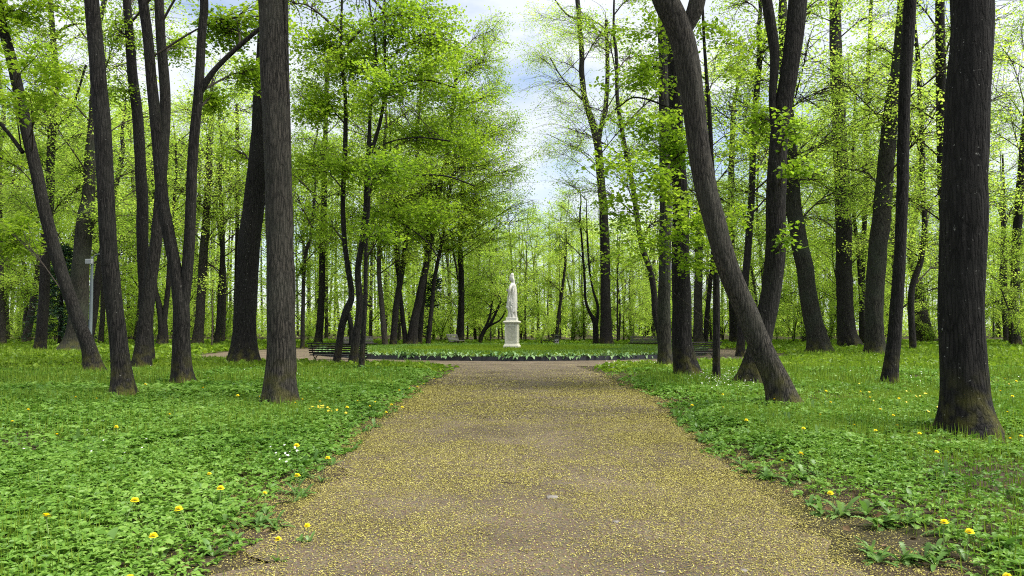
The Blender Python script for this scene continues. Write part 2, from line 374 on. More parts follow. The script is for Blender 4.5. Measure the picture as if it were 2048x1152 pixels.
tag(a.obj('lawn_herbs', M['cover_far']), 'distant bright green herb layer under the trees', 'ground cover', kind='stuff')
# dead leaves and bark crumbs round the feet of the trunks and thinly over the lawn
a = Acc(); xs, ys_ = [], []
for fx, fy, r in FEET:
    n = int(190*(r+.2)); q = rng.random(n)*6.283; rr_ = r*.45+abs(rng.normal(0, .32, n)); xs.append(fx+rr_*np.cos(q)); ys_.append(fy+rr_*np.sin(q))
x, y = frustum_pts(2600, 3.5, 26); xs.append(x); ys_.append(y); x, y = np.concatenate(xs), np.concatenate(ys_); ok = sd(x, y) > .05; x, y = x[ok], y[ok]; m = len(x)
scatter(a, *LEAF4, np.stack([x, y, hgt(x, y)+.012+.06*rng.random(m)**2], -1), nrm_up(m, .5), rng.random(m)*6.3, .055*(.5+.9*rng.random(m)))
t = NT('dead_leaf'); g = t.n('ShaderNodeNewGeometry'); c = t.ramp((g, 'Random Per Island'), [(0, (.035, .022, .013)), (.6, (.10, .066, .036)), (1, (.20, .145, .085))])
M['dead_leaf'] = t.out(t.n('ShaderNodeBsdfDiffuse', {'Color': (c, 0)}))
tag(a.obj('leaf_litter', M['dead_leaf']), 'brown dead leaves and crumbs lying round the trunk feet', 'leaf litter', kind='stuff')
# grass blades
BL = (np.array([[-.035, 0, 0], [.035, 0, 0], [.026, .55, .10], [-.026, .55, .10], [.004, 1, .36], [-.004, 1, .36]]), [[0, 1, 2, 3], [3, 2, 4, 5]])
BL2 = (BL[0]*np.array([1.8, 1, 1]), BL[1])
a = Acc()
for n, y0, y1, sz, tpl in ((70000, 2.9, 9, .13, BL), (90000, 9, 17, .16, BL), (80000, 17, 32, .20, BL2), (60000, 32, 60, .26, BL2)):
    x, y, s = cover(n, y0, y1, .0, 1.2)
    patch = n2(x, y, .5, 71)
    keep = rng.random(len(x)) < np.where((x < 0) & (y < 16), np.where(s < 1.0, .5, np.clip((patch-.35)*2.0, .10, .8)), np.clip((patch-.15)*2.2, .2, 1))
    x, y, s = x[keep], y[keep], s[keep]; m = len(x); yaw = rng.random(m)*6.3
    tilt = .25+.5*rng.random(m)
    nr = np.stack([-np.cos(yaw), -np.sin(yaw), tilt], -1)   # blade runs upward: normal faces sideways
    # stand the blades up: use the template's y axis along the up direction
    up = np.stack([np.cos(yaw)*tilt, np.sin(yaw)*tilt, np.ones(m)], -1); up /= np.linalg.norm(up, axis=1)[:, None]
    side = np.stack([-np.sin(yaw), np.cos(yaw), np.zeros(m)], -1); nn = np.cross(side, up)
    S = (sz*(.5+.9*rng.random(m))*np.clip(s*1.2, .4, 1))[:, None, None]
    TV = tpl[0]; pos = np.stack([x, y, hgt(x, y)-.01], -1)
    V = pos[:, None]+S*(TV[None, :, 0:1]*side[:, None]+TV[None, :, 1:2]*up[:, None]-TV[None, :, 2:3]*nn[:, None])
    Q = np.asarray(tpl[1])[None]+(np.arange(m)*6)[:, None, None]
    a.add(V.reshape(-1, 3), Q.reshape(-1, 4), 0, False)
tag(a.obj('grass', M['grass']), 'fine green grass blades growing between the leafy plants', 'grass', kind='stuff')
# tiny white and yellow wildflowers (specks nobody would count)
STAR = (np.array([[0, 0, 0], [-.5, .15, .1], [-.5, -.3, .1], [0, -.5, .1], [.5, -.3, .1], [.5, .15, .1], [0, .6, .1], [-.2, .6, .1]]), [[0, 1, 2, 3], [0, 3, 4, 5], [0, 5, 6, 1]])
def specks(name, label, col, zones, size):
    a = Acc(); pts = []
    for (px, py, rx, ry, n) in zones:
        for _ in range(n):
            p = ground_pt(px+rx*random.gauss(0, .45), py+ry*random.gauss(0, .45)); pts.append(p[:2])
    pts = np.array(pts); x, y = pts[:, 0], pts[:, 1]; ok = sd(x, y) > .3; x, y = x[ok], y[ok]; m = len(x)
    z = hgt(x, y)+.13+.07*rng.random(m)
    nr = np.stack([rng.normal(0, .3, m), rng.normal(-.6, .3, m), np.ones(m)], -1)
    scatter(a, *STAR, np.stack([x, y, z], -1), nr, rng.random(m)*6.3, size*(.7+.6*rng.random(m)))
    tag(a.obj(name, plain(name, col, .6, 0, .08)), label, 'wildflowers', kind='stuff')
random.seed(5)
specks('white_wildflowers', 'tiny white wildflowers sprinkled through the ground cover', (.75, .75, .72),
       [(1450, 775, 90, 22, 150), (1250, 735, 90, 12, 60), (570, 945, 60, 30, 12), (250, 930, 220, 80, 7), (560, 760, 200, 26, 25), (300, 720, 280, 14, 30), (1850, 760, 160, 40, 60)], .019)
specks('yellow_wildflowers', 'far drift of tiny yellow wildflowers across the lawn', (.62, .45, .02),
       [(1800, 690, 120, 12, 130), (1980, 688, 70, 10, 60), (640, 845, 45, 8, 16), (1880, 820, 140, 60, 20), (1380, 752, 20, 8, 10)], .034)

# ------------------------------------------------------------------ dandelions and weeds
def long_leaf(acc, base, yaw, L, W, lift, droop, toothed, m):
    n = 15 if toothed else 9; t_ = np.linspace(0, 1, n); w = W*np.sin(np.pi*np.clip(t_*.86+.10, 0, 1))**.8*(.35+.65*t_)
    if toothed: w = w*(1+.75*np.where(np.arange(n) % 2 == 0, -.5, .5))
    w[-1] = W*.06
    d = np.array([math.cos(yaw), math.sin(yaw), 0]); sdv = np.array([-math.sin(yaw), math.cos(yaw), 0])
    out = L*(t_*math.cos(lift)); up = L*(t_*math.sin(lift)-droop*t_**2)
    C = np.asarray(base)+out[:, None]*d+up[:, None]*np.array([0, 0, 1.])
    lo = np.array([0, 0, .22])
    V = np.concatenate([C-sdv*w[:, None]+lo*w[:, None], C, C+sdv*w[:, None]+lo*w[:, None]])
    q = []
    for e in range(n-1): q += [[e, n+e, n+e+1, e+1], [n+e, 2*n+e, 2*n+e+1, n+e+1]]
    acc.add(V, q, m, True)
def rosette(acc, rg, nl, L, up=.9):
    for k in range(nl):
        long_leaf(acc, (0, 0, 0), rg.random()*6.3, L*(.6+.6*rg.random()), L*.12*(.7+.6*rg.random()), .35+up*rg.random(), .25+.35*rg.random(), rg.random() < .9, 0)
M['petal'] = plain('dandelion_petal', (.88, .74, .02), .7, 0, .10, 60, 0, .1)
M['stem'] = plain('flower_stem', (.20, .28, .09), .6)
def dandelion_protos():
    out = []
    for v in range(4):
        rg = random.Random(40+v); root = bpy.data.objects.new('dandelion', None)
        h = (.17, .21, .14, .24)[v]
        a = Acc(); lean = (rg.uniform(-.05, .05), rg.uniform(-.04, .02))
        P = catmull([(0, 0, 0), (lean[0]*.3, lean[1]*.3, h*.55), (lean[0], lean[1], h)], 8); tube(a, P, .0028, 5)
        s_me = a.mesh('stem', M['stem'])
        a = Acc(); rn = np.random.default_rng(v)
        for ring_, (nn, rr_, zz, til) in enumerate(((20, .027, .000, .12), (18, .023, .006, .45), (13, .019, .011, .8), (8, .010, .014, 1.3))):
            for k in range(nn):
                yaw = k/nn*6.283+ring_*.3+rn.normal(0, .05); d = np.array([math.cos(yaw), math.sin(yaw), 0]); sv = np.array([-d[1], d[0], 0])*.0046
                p0 = P[-1]+np.array([0, 0, zz]); p1 = p0+d*rr_*math.cos(til*.6)+np.array([0, 0, rr_*math.sin(til*.6)])
                a.add([p0-sv*.5, p0+sv*.5, p1+sv, p1-sv], [[0, 1, 2, 3]], 0, False)
        lathe(a, [(.001, -.012), (.007, -.008), (.009, .0), (.006, .006)], 8, 1, P[-1])
        f_me = a.mesh('flower_head', [M['petal'], M['stem']])
        a = Acc(); rosette(a, rg, 7, .15, .9); l_me = a.mesh('leaves', M['weed'])
        out.append((s_me, f_me, l_me, h))
    return out
DP = dandelion_protos()
def dandelion(px, py, v, label, group, sc=1.0, ground=False, leaves=True):
    s_me, f_me, l_me, h = DP[v]
    h = h*sc
    if ground: x, y = px, py
    else:
        r = ray(px, py); k = -(CAMH-(h+.07))/r[2]; x, y = r[0]*k, r[1]*k
    root = empty('dandelion', (x, y, H1(x, y)-.004), random.random()*6.3); sv_ = sc*random.uniform(.72, 1.12); root.scale = (sv_,)*3; root.rotation_euler[0] = random.uniform(-.16, .16); root.rotation_euler[1] = random.uniform(-.16, .16)
    tag(root, label, 'dandelion', group)
    for nm, me in (('stem', s_me), ('flower_head', f_me)) + ((('leaves', l_me),) if leaves else ()):
        o = bpy.data.objects.new(nm, me); COL.objects.link(o); o.parent = root
    return root
BIG = [(240, 1137, 1, 'yellow dandelion at the very bottom of the photo in the left ground cover'),
 (303, 1058, 1, 'yellow dandelion on a straight stem beside tall upright weed leaves, lower left'),
 (246, 1006, 3, 'fully open round dandelion in the leafy carpet, above the lower left bare patch'),
 (384, 1002, 3, 'tall dandelion with cress flowers around it, middle of the left verge'),
 (440, 972, 0, 'smaller flat dandelion just right of the cress in the left verge'),
 (424, 931, 0, 'broad dandelion head standing clear in the middle of the left carpet'),
 (533, 960, 1, 'round dandelion near the left path edge, below the white flower cluster'),
 (590, 939, 1, 'dandelion directly among small white flowers at the left path edge'),
 (643, 900, 3, 'tall dandelion closest to the gravel on the left edge'),
 (596, 883, 1, 'dandelion at the left verge above the white flower cluster'),
 (620, 1015, 0, 'tilted dandelion overhanging the blossom covered gravel, left edge'),
 (558, 1047, 0, 'low dandelion growing out of bare soil at the left gravel edge'),
 (98, 1052, 1, 'half closed dandelion on a tall stem near the left border'),
 (1667, 963, 1, 'lone dandelion standing over bare soil at the right gravel edge'),
 (1930, 1047, 1, 'dandelion on a tall stem in the dark bare soil, lower right'),
 (2008, 1131, 0, 'low dandelion in the bottom right corner'),
 (1760, 858, 3, 'tall dandelion with a bent pale stem left of the thick right trunk'),
 (1552, 797, 1, 'tall dandelion against the foot of the strongly leaning trunk'),
 (1888, 1036, 1, 'yellow flower stalk over bare soil, lower right verge'),
 (1880, 905, 0, 'flat dandelion in the weeds below the thick right trunk'),
 (1599, 902, 0, 'bowed dandelion among weeds at the right verge'),
 (1932, 836, 3, 'tallest dandelion standing against the foot of the thick right trunk'),
 (1992, 850, 0, 'wide dandelion at the right mossy root of the thick trunk')]
random.seed(11)
for px, py, v, lab in BIG: dandelion(px, py, v, lab, 'dandelions in bloom')
zones = [('small yellow dandelion in the far left lawn around the trunks', [(190, 798), (340, 828), (437, 817), (282, 776), (405, 783), (477, 795), (120, 870), (60, 825), (235, 858), (30, 845), (150, 800), (520, 790)], .95),
 ('small yellow dandelion in the left verge short of the three slim trunks', [(740, 800), (752, 792), (772, 815), (718, 790), (690, 812), (800, 775), (815, 770), (785, 800), (590, 806), (600, 800), (850, 760), (835, 765), (640, 800), (805, 806), (868, 752)], .95),
 ('small yellow dandelion in the right lawn left of the thick trunk', [(1445, 790), (1445, 806), (1486, 818), (1380, 805), (1640, 830), (1665, 806), (1700, 850), (1740, 805), (1785, 830), (1800, 803), (1822, 785), (1765, 815), (1495, 838), (1560, 900), (1690, 868), (1610, 860), (1720, 820), (1840, 870), (1790, 850), (1650, 790), (1720, 785)], .95),
 ('small yellow dandelion in the lawn right of the thick trunk', [(2015, 830), (2020, 880), (2040, 870), (2028, 800), (2000, 785), (2035, 765), (2010, 760), (2042, 845)], .95)]
for lab, pts, sc in zones:
    for q, (px, py) in enumerate(pts):
        dandelion(px, py, q % 4, lab, 'small dandelions further back', sc, leaves=False)
# leafy weeds without flowers along both verges
wp = []
for v in range(5):
    a = Acc(); rosette(a, random.Random(70+v), (11, 13, 10, 15, 12)[v], (.17, .20, .24, .15, .21)[v], (.8, 1.0, 1.1, .7, .95)[v]); wp.append(a.mesh('broadleaf_weed', M['weed']))
a = Acc(); rosette(a, random.Random(88), 11, .30, 1.1); wp.append(a.mesh('broadleaf_weed', M['weed']))
def weed(px, py, v, label, sc=1.0):
    p = ground_pt(px, py); o = bpy.data.objects.new('broadleaf_weed', wp[v]); COL.objects.link(o)
    o.location = (p[0], p[1], H1(p[0], p[1])-.005); o.rotation_euler = (0, 0, random.random()*6.3); o.scale = (sc,)*3
    tag(o, label, 'weed', 'broad leaved weeds along the path')
weed(110, 1150, 2, 'tallest broad leaved weed in the lower left corner', 1.1)
weed(200, 1150, 2, 'upright toothed weed near the bottom left', 1.15)
weed(600, 1085, 3, 'small weed tuft growing in the blossom strewn gravel on the left', .8)
weed(1148, 1118, 3, 'tiny green weed alone in the middle of the gravel', .35)
weed(1383, 912, 3, 'little weed sprouting alone in gravel near the right edge', .5)
weed(1756, 1060, 0, 'big pale toothed rosette on bare soil at the right gravel edge', 1.5)
weed(1790, 1055, 2, 'upright weed beside the big pale rosette on the right', .9)
weed(1870, 1140, 1, 'fine bushy weed on bare soil at the bottom right', 1.0)
weed(1640, 1010, 0, 'weed at the gravel edge below the lone right dandelion', .9)
weed(1510, 920, 2, 'tall leaning weed with long leaves at the right verge', 1.5)
random.seed(23)
for k in range(230):
    y = random.uniform(4.6, 13) if k % 3 else random.uniform(8, 20); left = random.random() < .34
    off = abs(random.gauss(.45, .4)) if k % 3 else random.uniform(.6, 4.5); x = float(xl(y))-off if left else float(xr(y))+off+.15
    px, py = to_px(x, y, 0)
    if 0 < px < 2048 and py < 1180:
        weed(px, py, random.randrange(5) if off < 1.1 else 5, ('broad leaved weed at the left gravel edge' if left else 'broad leaved weed at the right gravel edge') if off < 1.1 else ('broad leaved weed standing up out of the left leafy carpet' if left else 'broad leaved weed standing up out of the right lawn'), random.uniform(.7, 1.15))
# twig and pale stones on the gravel
a = Acc(); p = ground_pt(1018, 969); tube(a, catmull([p+[-.10, .05, .012], p+[-.02, .0, .016], p+[.12, .01, .012]], 8), .004, 5)
tag(a.obj('fallen_twig', M['twig']), 'thin dark twig lying across the gravel', 'twig')
M['stone'] = plain('stone', (.17, .155, .14), .9, 0, .25, 30, .3)
def stone(px, py, r, label):
    p = ground_pt(px, py); bm = bmesh.new(); bmesh.ops.create_icosphere(bm, subdivisions=2, radius=r)
    for v in bm.verts:
        k = .75+.5*float(vnoise(np.array([[v.co.x/r*1.3+px, v.co.y/r*1.3, v.co.z/r*1.3]]), 3)[0]); v.co = Vector((v.co.x*k*1.3, v.co.y*k, v.co.z*k*.5))
    me = bpy.data.meshes.new('pebble'); bm.to_mesh(me); bm.free(); me.materials.append(M['stone'])
    o = bpy.data.objects.new('pebble', me); COL.objects.link(o); o.location = (p[0], p[1], .008); tag(o, label, 'stone', 'pale stones in the gravel')
stone(1232, 1046, .022, 'palest flat stone in the gravel'); stone(1104, 997, .045, 'wide grey half buried stone in the middle of the gravel')
stone(1488, 1144, .02, 'small pale stone at the bottom of the gravel'); stone(1322, 1146, .018, 'small stone left of another at the bottom of the gravel')
# ------------------------------------------------------------------ round bed
M['edging'] = plain('edging_black', (.020, .021, .026), .45, 0, .3, 5)
a = Acc()
th = np.linspace(0, 2*math.pi, 161)[:-1]
# edging: a wall ring with thickness, slightly uneven panels
for k in range(len(th)):
    pass
zt = .20+.02*(n2(np.cos(th)*14, np.sin(th)*14, 1., 81)-.5); rw = BR+.05*(n2(np.cos(th)*10, np.sin(th)*10, 1., 82)-.5)
def ringpts(r, z): return np.stack([BC[0]+r*np.cos(th), BC[1]+r*np.sin(th), np.broadcast_to(z, th.shape)], -1)
V = np.concatenate([ringpts(rw, -.03), ringpts(rw-.02, zt), ringpts(rw-.07, zt), ringpts(rw-.07, .05)]); k = len(th)
Q = []
for l in range(3):
    for e in range(k): Q.append([l*k+e, l*k+(e+1) % k, (l+1)*k+(e+1) % k, (l+1)*k+e])
a.add(V, Q, 0, False)
tag(a.obj('bed_edging', M['edging']), 'low black plastic edging round the circular flower bed', 'edging')
def bed_h(x, y): rr_ = np.hypot(x-BC[0], y-BC[1]); return .16+.06*(1-(rr_/BR)**2)
a = Acc(); rs = np.linspace(.05, BR-.075, 14); VV = []
for r in rs: VV.append(np.stack([BC[0]+r*np.cos(th), BC[1]+r*np.sin(th), np.full(k, .16+.06*(1-(r/BR)**2))], -1))
Q = [[l*k+e, l*k+(e+1) % k, (l+1)*k+(e+1) % k, (l+1)*k+e] for l in range(13) for e in range(k)]
a.add(np.concatenate(VV), Q); tag(a.obj('flower_bed_soil', M['soil']), kind='structure')
# bed grass
def blades(acc, x, y, z, sz, tpl, tilt_lo=.2, tilt_hi=.6):
    m = len(x); yaw = rng.random(m)*6.3; tilt = tilt_lo+(tilt_hi-tilt_lo)*rng.random(m)
    up = np.stack([np.cos(yaw)*tilt, np.sin(yaw)*tilt, np.ones(m)], -1); up /= np.linalg.norm(up, axis=1)[:, None]
    side = np.stack([-np.sin(yaw), np.cos(yaw), np.zeros(m)], -1); nn = np.cross(side, up); S = sz[:, None, None]; TV = tpl[0]
    V = np.stack([x, y, z], -1)[:, None]+S*(TV[None, :, 0:1]*side[:, None]+TV[None, :, 1:2]*up[:, None]-TV[None, :, 2:3]*nn[:, None])
    acc.add(V.reshape(-1, 3), (np.asarray(tpl[1])[None]+(np.arange(m)*len(TV))[:, None, None]).reshape(-1, 4), 0, False)
a = Acc(); n = 60000; r = BR*np.sqrt(rng.random(n))*.93; q = rng.random(n)*6.283
x, y = BC[0]+r*np.cos(q), BC[1]+r*np.sin(q); blades(a, x, y, bed_h(x, y)-.01, .09+.09*rng.random(n), (BL[0]*np.array([3.0, 1, 1]), BL[1]))
tag(a.obj('bed_grass', M['cover_far']), 'short fresh grass covering the round bed', 'grass', kind='stuff')
a = Acc(); n = 26000; r = BR*(.66+.07*rng.normal(0, .6, n)); q = rng.random(n)*6.283
x, y = BC[0]+r*np.cos(q), BC[1]+r*np.sin(q); gap = n2(np.cos(q)*22, np.sin(q)*22, 1., 83)
ok = (gap > .3) & ~((np.abs(x) < 1.0) & (y > 42)); x, y, gap = x[ok], y[ok], gap[ok]
blades(a, x, y, bed_h(x, y)-.01, (.10+.11*rng.random(len(x)))*(.7+.5*gap), (BL[0]*np.array([3.4, 1, 1]), BL[1]), .05, .45)
r = BR*(.80+.05*rng.normal(0, .6, 12000)); q = rng.random(12000)*6.283; x, y = BC[0]+r*np.cos(q), BC[1]+r*np.sin(q)
blades(a, x, y, bed_h(x, y)-.01, .12+.12*rng.random(12000), (BL[0]*np.array([3.4, 1, 1]), BL[1]), .05, .5)
M['bed_planting'] = leaf_mat('bed_planting', (.055, .14, .010), (.11, .22, .014), (.18, .30, .03), .3, 1.2)
tag(a.obj('bed_planting', M['bed_planting']), 'inner ring of dense upright green spring foliage in the round bed', 'bedding plants', kind='stuff')
# tulip clumps without flowers along the front of the edging
tm = []
for v in range(6):
    rg = random.Random(90+v); a = Acc()
    for kk in range(rg.choice((4, 5, 6))):
        long_leaf(a, (rg.uniform(-.06, .06), rg.uniform(-.05, .05), 0), rg.random()*6.3, rg.uniform(.26, .40), rg.uniform(.045, .065), rg.uniform(.7, 1.35), rg.uniform(.25, 1.05), False, 0)
    tm.append(a.mesh('tulip_clump', M['tulip']))
random.seed(31)
N = 290
for e in range(N):
    ang = R(180+2+176*e/(N-1))+random.gauss(0, .008)
    r = BR-.10-abs(random.gauss(0, .10)); x, y = BC[0]+r*math.cos(ang), BC[1]+r*math.sin(ang)
    o = bpy.data.objects.new('tulip_clump', tm[random.randrange(6)]); COL.objects.link(o)
    o.location = (x, y, float(bed_h(np.array(x), np.array(y)))-.01); o.rotation_euler = (0, 0, random.random()*6.3)
    s = random.uniform(1.15, 1.6); o.scale = (s, s, s*random.uniform(.8, 1.1))
    zone = 'left' if x < -2.2 else ('right' if x > 2.2 else 'middle')
    lab = {'left': 'flowerless grey green tulip clump along the black edging, left of the statue', 'right': 'flowerless grey green tulip clump along the black edging, right of the statue',
           'middle': 'flowerless grey green tulip clump along the black edging, straight below the statue'}[zone]
    tag(o, lab, 'tulip plant', 'tulips along the front of the round bed')

# ------------------------------------------------------------------ statue on its pedestal
PZ = float(bed_h(np.array(0.), np.array(44.)))
M['marble'] = plain('marble', (.60, .59, .54), .65, 0, .10, 5, .15)
M['stone_ped'] = plain('pedestal_stone', (.56, .55, .45), .75, 0, .14, 4, .25)
M['stone_panel'] = plain('pedestal_panel', (.45, .44, .35), .8, 0, .16, 5, .25)
ped = empty('pedestal', (0, 44, PZ-.02), R(-10)); ped.scale = (.84, .84, 1); tag(ped, 'square pale stone pedestal with recessed panels under the statue', 'pedestal')
def sq(prof, name, mat, parent, rot=0.0):
    a = Acc(); lathe(a, [(r*math.sqrt(2), z) for r, z in prof], 4, 0, (0, 0, 0), False, math.pi/4)
    o = a.obj(name, mat, parent)
    b = o.modifiers.new('bevel', 'BEVEL'); b.width = .008; b.segments = 2
    return o
sq([(.001, -.03), (.55, -.03), (.55, .20), (.53, .22), (.50, .23), (.50, .27), (.46, .33), (.445, .34), (.001, .34)], 'base', M['stone_ped'], ped)
die = sq([(.001, .34), (.43, .34), (.43, 1.50), (.001, 1.50)], 'die', M['stone_ped'], ped)
for k in range(4):
    a = Acc(); an = k*math.pi/2; c, s = math.cos(an), math.sin(an); rot = np.array([[c, -s, 0], [s, c, 0], [0, 0, 1]])
    for bx, bz, sx, sz in ((0, .44, .86, .10), (0, 1.42, .86, .10), (-.375, .93, .11, .88), (.375, .93, .11, .88)):
        box(a, rot @ np.array([bx, -.438, bz]), (sx, .024, sz), 0, rot)
    a.obj('panel_frame', M['stone_ped'], die)
    a = Acc(); box(a, rot @ np.array([0, -.434, .93]), (.64, .008, .88), 0, rot); a.obj('panel', M['stone_panel'], die)
sq([(.001, 1.50), (.46, 1.50), (.48, 1.54), (.53, 1.575), (.56, 1.60), (.56, 1.655), (.50, 1.69), (.42, 1.705), (.001, 1.705)], 'cornice', M['stone_ped'], ped)
ST = PZ-.02+1.705
stat = empty('statue', (0, 44, ST), R(-10)); stat.scale = (.95, .95, 1.06); tag(stat, 'white marble statue of a robed figure in a cap with a hanging cloak', 'statue')
sq([(.001, 0), (.34, 0), (.34, .17), (.325, .18), (.001, .18)], 'plinth', M['marble'], stat)
# one loft from hem to cap: (z, xmin, xmax, half depth), the figure faces -x turned a little to the camera
SEC = [(.16, -.20, .29, .20), (.24, -.215, .285, .215), (.36, -.205, .255, .215), (.50, -.21, .245, .215), (.64, -.235, .25, .22), (.76, -.30, .265, .235), (.86, -.31, .27, .245),
       (1.0, -.295, .275, .25), (1.15, -.275, .275, .245), (1.3, -.25, .275, .225), (1.45, -.215, .275, .205), (1.6, -.195, .27, .20), (1.75, -.20, .27, .21), (1.9, -.19, .265, .235),
       (2.0, -.165, .25, .245), (2.08, -.125, .215, .215), (2.15, -.06, .155, .12), (2.20, -.03, .10, .062), (2.25, -.05, .11, .072), (2.30, -.13, .115, .09), (2.36, -.165, .125, .105),
       (2.42, -.165, .13, .11), (2.48, -.155, .13, .112), (2.505, -.175, .14, .122), (2.53, -.145, .13, .11), (2.6, -.115, .13, .108), (2.66, -.08, .11, .085), (2.71, -.03, .075, .045), (2.725, .01, .035, .01)]
SEC = np.array(SEC); S2 = catmull(np.c_[SEC, ], 150); S2 = S2[np.argsort(S2[:, 0])]
nth = 72; tht = np.linspace(0, 2*math.pi, nth, endpoint=False); V = []
S2 = np.vstack([[S2[0, 0], .04, .0405, .0004], S2, [S2[-1, 0]+.004, .02, .0205, .0004]])
for z, x0, x1, dy in S2:
    c, s = np.cos(tht), np.sin(tht); cx, hx = (x0+x1)/2, (x1-x0)/2
    k = 1.0
    if z < 2.1:
        f = np.clip((2.1-z)/.5, 0, 1)
        fold = .17*(2*np.abs(np.sin(tht*4+1.1*np.sin(z*1.7)+z*.3))**.7-1)+.045*np.sin(tht*19-z*1.4)
        diag = .075*np.sin((z*9+tht*2.5))*np.exp(-((z-1.35)/.35)**2)
        hem = .10*np.sin(tht*9+z*22)*np.exp(-((z-.80-.05*np.sin(tht*4))/.07)**2)
        k = 1+f*(fold*(1+.5*(z < .8))+diag+hem)
    px_, py_ = cx+hx*c*k, dy*s*k
    if 2.27 < z < 2.48:    # nose, brow, chin on the -x side; hair at the back
        w = np.exp(-((tht-math.pi)/.28)**2)
        px_ = px_-w*(.035*math.exp(-((z-2.355)/.025)**2)+.012*math.exp(-((z-2.43)/.02)**2)+.012*math.exp(-((z-2.285)/.02)**2)-.012*math.exp(-((z-2.32)/.012)**2))
        e_ = np.exp(-((np.abs(tht-math.pi)-.42)/.14)**2)*math.exp(-((z-2.40)/.02)**2); px_ = px_+.018*e_
    V.append(np.stack([px_, py_, np.full(nth, z)], -1))
a = Acc(); V = np.concatenate(V); i = np.arange(len(S2)-1)[:, None]*nth; j = np.arange(nth)[None]; j2 = (j+1) % nth
a.add(V, np.stack([i+j, i+j2, i+nth+j2, i+nth+j], -1))
# arms, hands with fingers, feet and hanging cloak are grown into the same body by a voxel remesh
def limb(P, r, n=14, s=12):
    p = catmull(np.c_[np.array(P), np.array(r)], n); rr_ = np.maximum(p[:, 3], .006); q = p[:, :3]
    e0 = q[0]+(q[0]-q[1])*.15; e1 = q[-1]+(q[-1]-q[-2])*.3   # close both ends
    tube(a, np.vstack([e0-(q[1]-q[0])*.02, e0, q, e1, e1+(q[-1]-q[-2])*.02]), np.concatenate([[.0004, rr_[0]*.7], rr_, [rr_[-1]*.6, .0004]]), s)
limb([(.03, -.23, 2.02), (-.05, -.33, 1.86), (-.09, -.36, 1.70), (-.135, -.35, 1.55), (-.185, -.30, 1.38)], (.07, .088, .085, .062, .045))
for q in range(4): limb([(-.155+q*.017, -.265, 1.39), (-.175+q*.02, -.275, 1.32), (-.175+q*.022, -.262, 1.245+.012*(q in (1, 2))*-1)], (.019, .017, .012), 6, 8)
limb([(-.17, -.25, 1.40), (-.205, -.255, 1.35), (-.205, -.25, 1.305)], (.018, .016, .012), 6, 8)
limb([(-.05, .20, 1.98), (-.12, .24, 1.80), (-.17, .20, 1.66), (-.29, .08, 1.70), (-.33, .0, 1.74)], (.07, .085, .075, .055, .042))
for q in range(4): limb([(-.325, .0-.004*q, 1.755-q*.018), (-.355, -.03, 1.76-q*.019), (-.345, -.065, 1.755-q*.019)], (.018, .016, .012), 6, 8)
limb([(-.32, .01, 1.77), (-.335, -.02, 1.805), (-.345, -.035, 1.82)], (.018, .015, .011), 6, 8)
for yy in (-.09, .10): limb([(-.02, yy, .215), (-.16, yy, .215), (-.27, yy*1.1, .20)], (.05, .05, .028), 8, 10)
for q, (xx, yy, r0) in enumerate(((.20, -.16, .055), (.25, -.06, .06), (.25, .07, .06), (.18, .17, .055), (.12, -.215, .045))):
    limb([(xx-.05, yy*.8, 2.02), (xx+.01, yy, 1.7), (xx+.02, yy*1.05, 1.1), (xx+.01, yy*1.1, .50+.06*(q % 2))], (r0*.6, r0*.8, r0, r0*.9), 20, 10)
limb([(.06, -.07, 2.46), (.10, -.09, 2.34), (.11, -.08, 2.2), (.15, -.10, 2.05)], (.05, .055, .05, .04)); limb([(.06, .07, 2.46), (.10, .09, 2.34), (.11, .08, 2.2), (.15, .10, 2.05)], (.05, .055, .05, .04))
for q in range(4): limb([(-.17+.02*q, -.17+.012*q, 1.25-.1*q), (-.05, -.235, 1.05-.12*q), (.12, -.235, 1.02-.1*q), (.22, -.16, 1.12-.08*q)], (.02, .03, .03, .02), 14, 8)
# object names follow what the photo shows: one continuous figure
fig = a.obj('figure', M['marble'], stat)
rm = fig.modifiers.new('remesh', 'REMESH'); rm.mode = 'VOXEL'; rm.voxel_size = .012; rm.use_smooth_shade = True
sm = fig.modifiers.new('smooth', 'SMOOTH'); sm.factor = .5; sm.iterations = 3

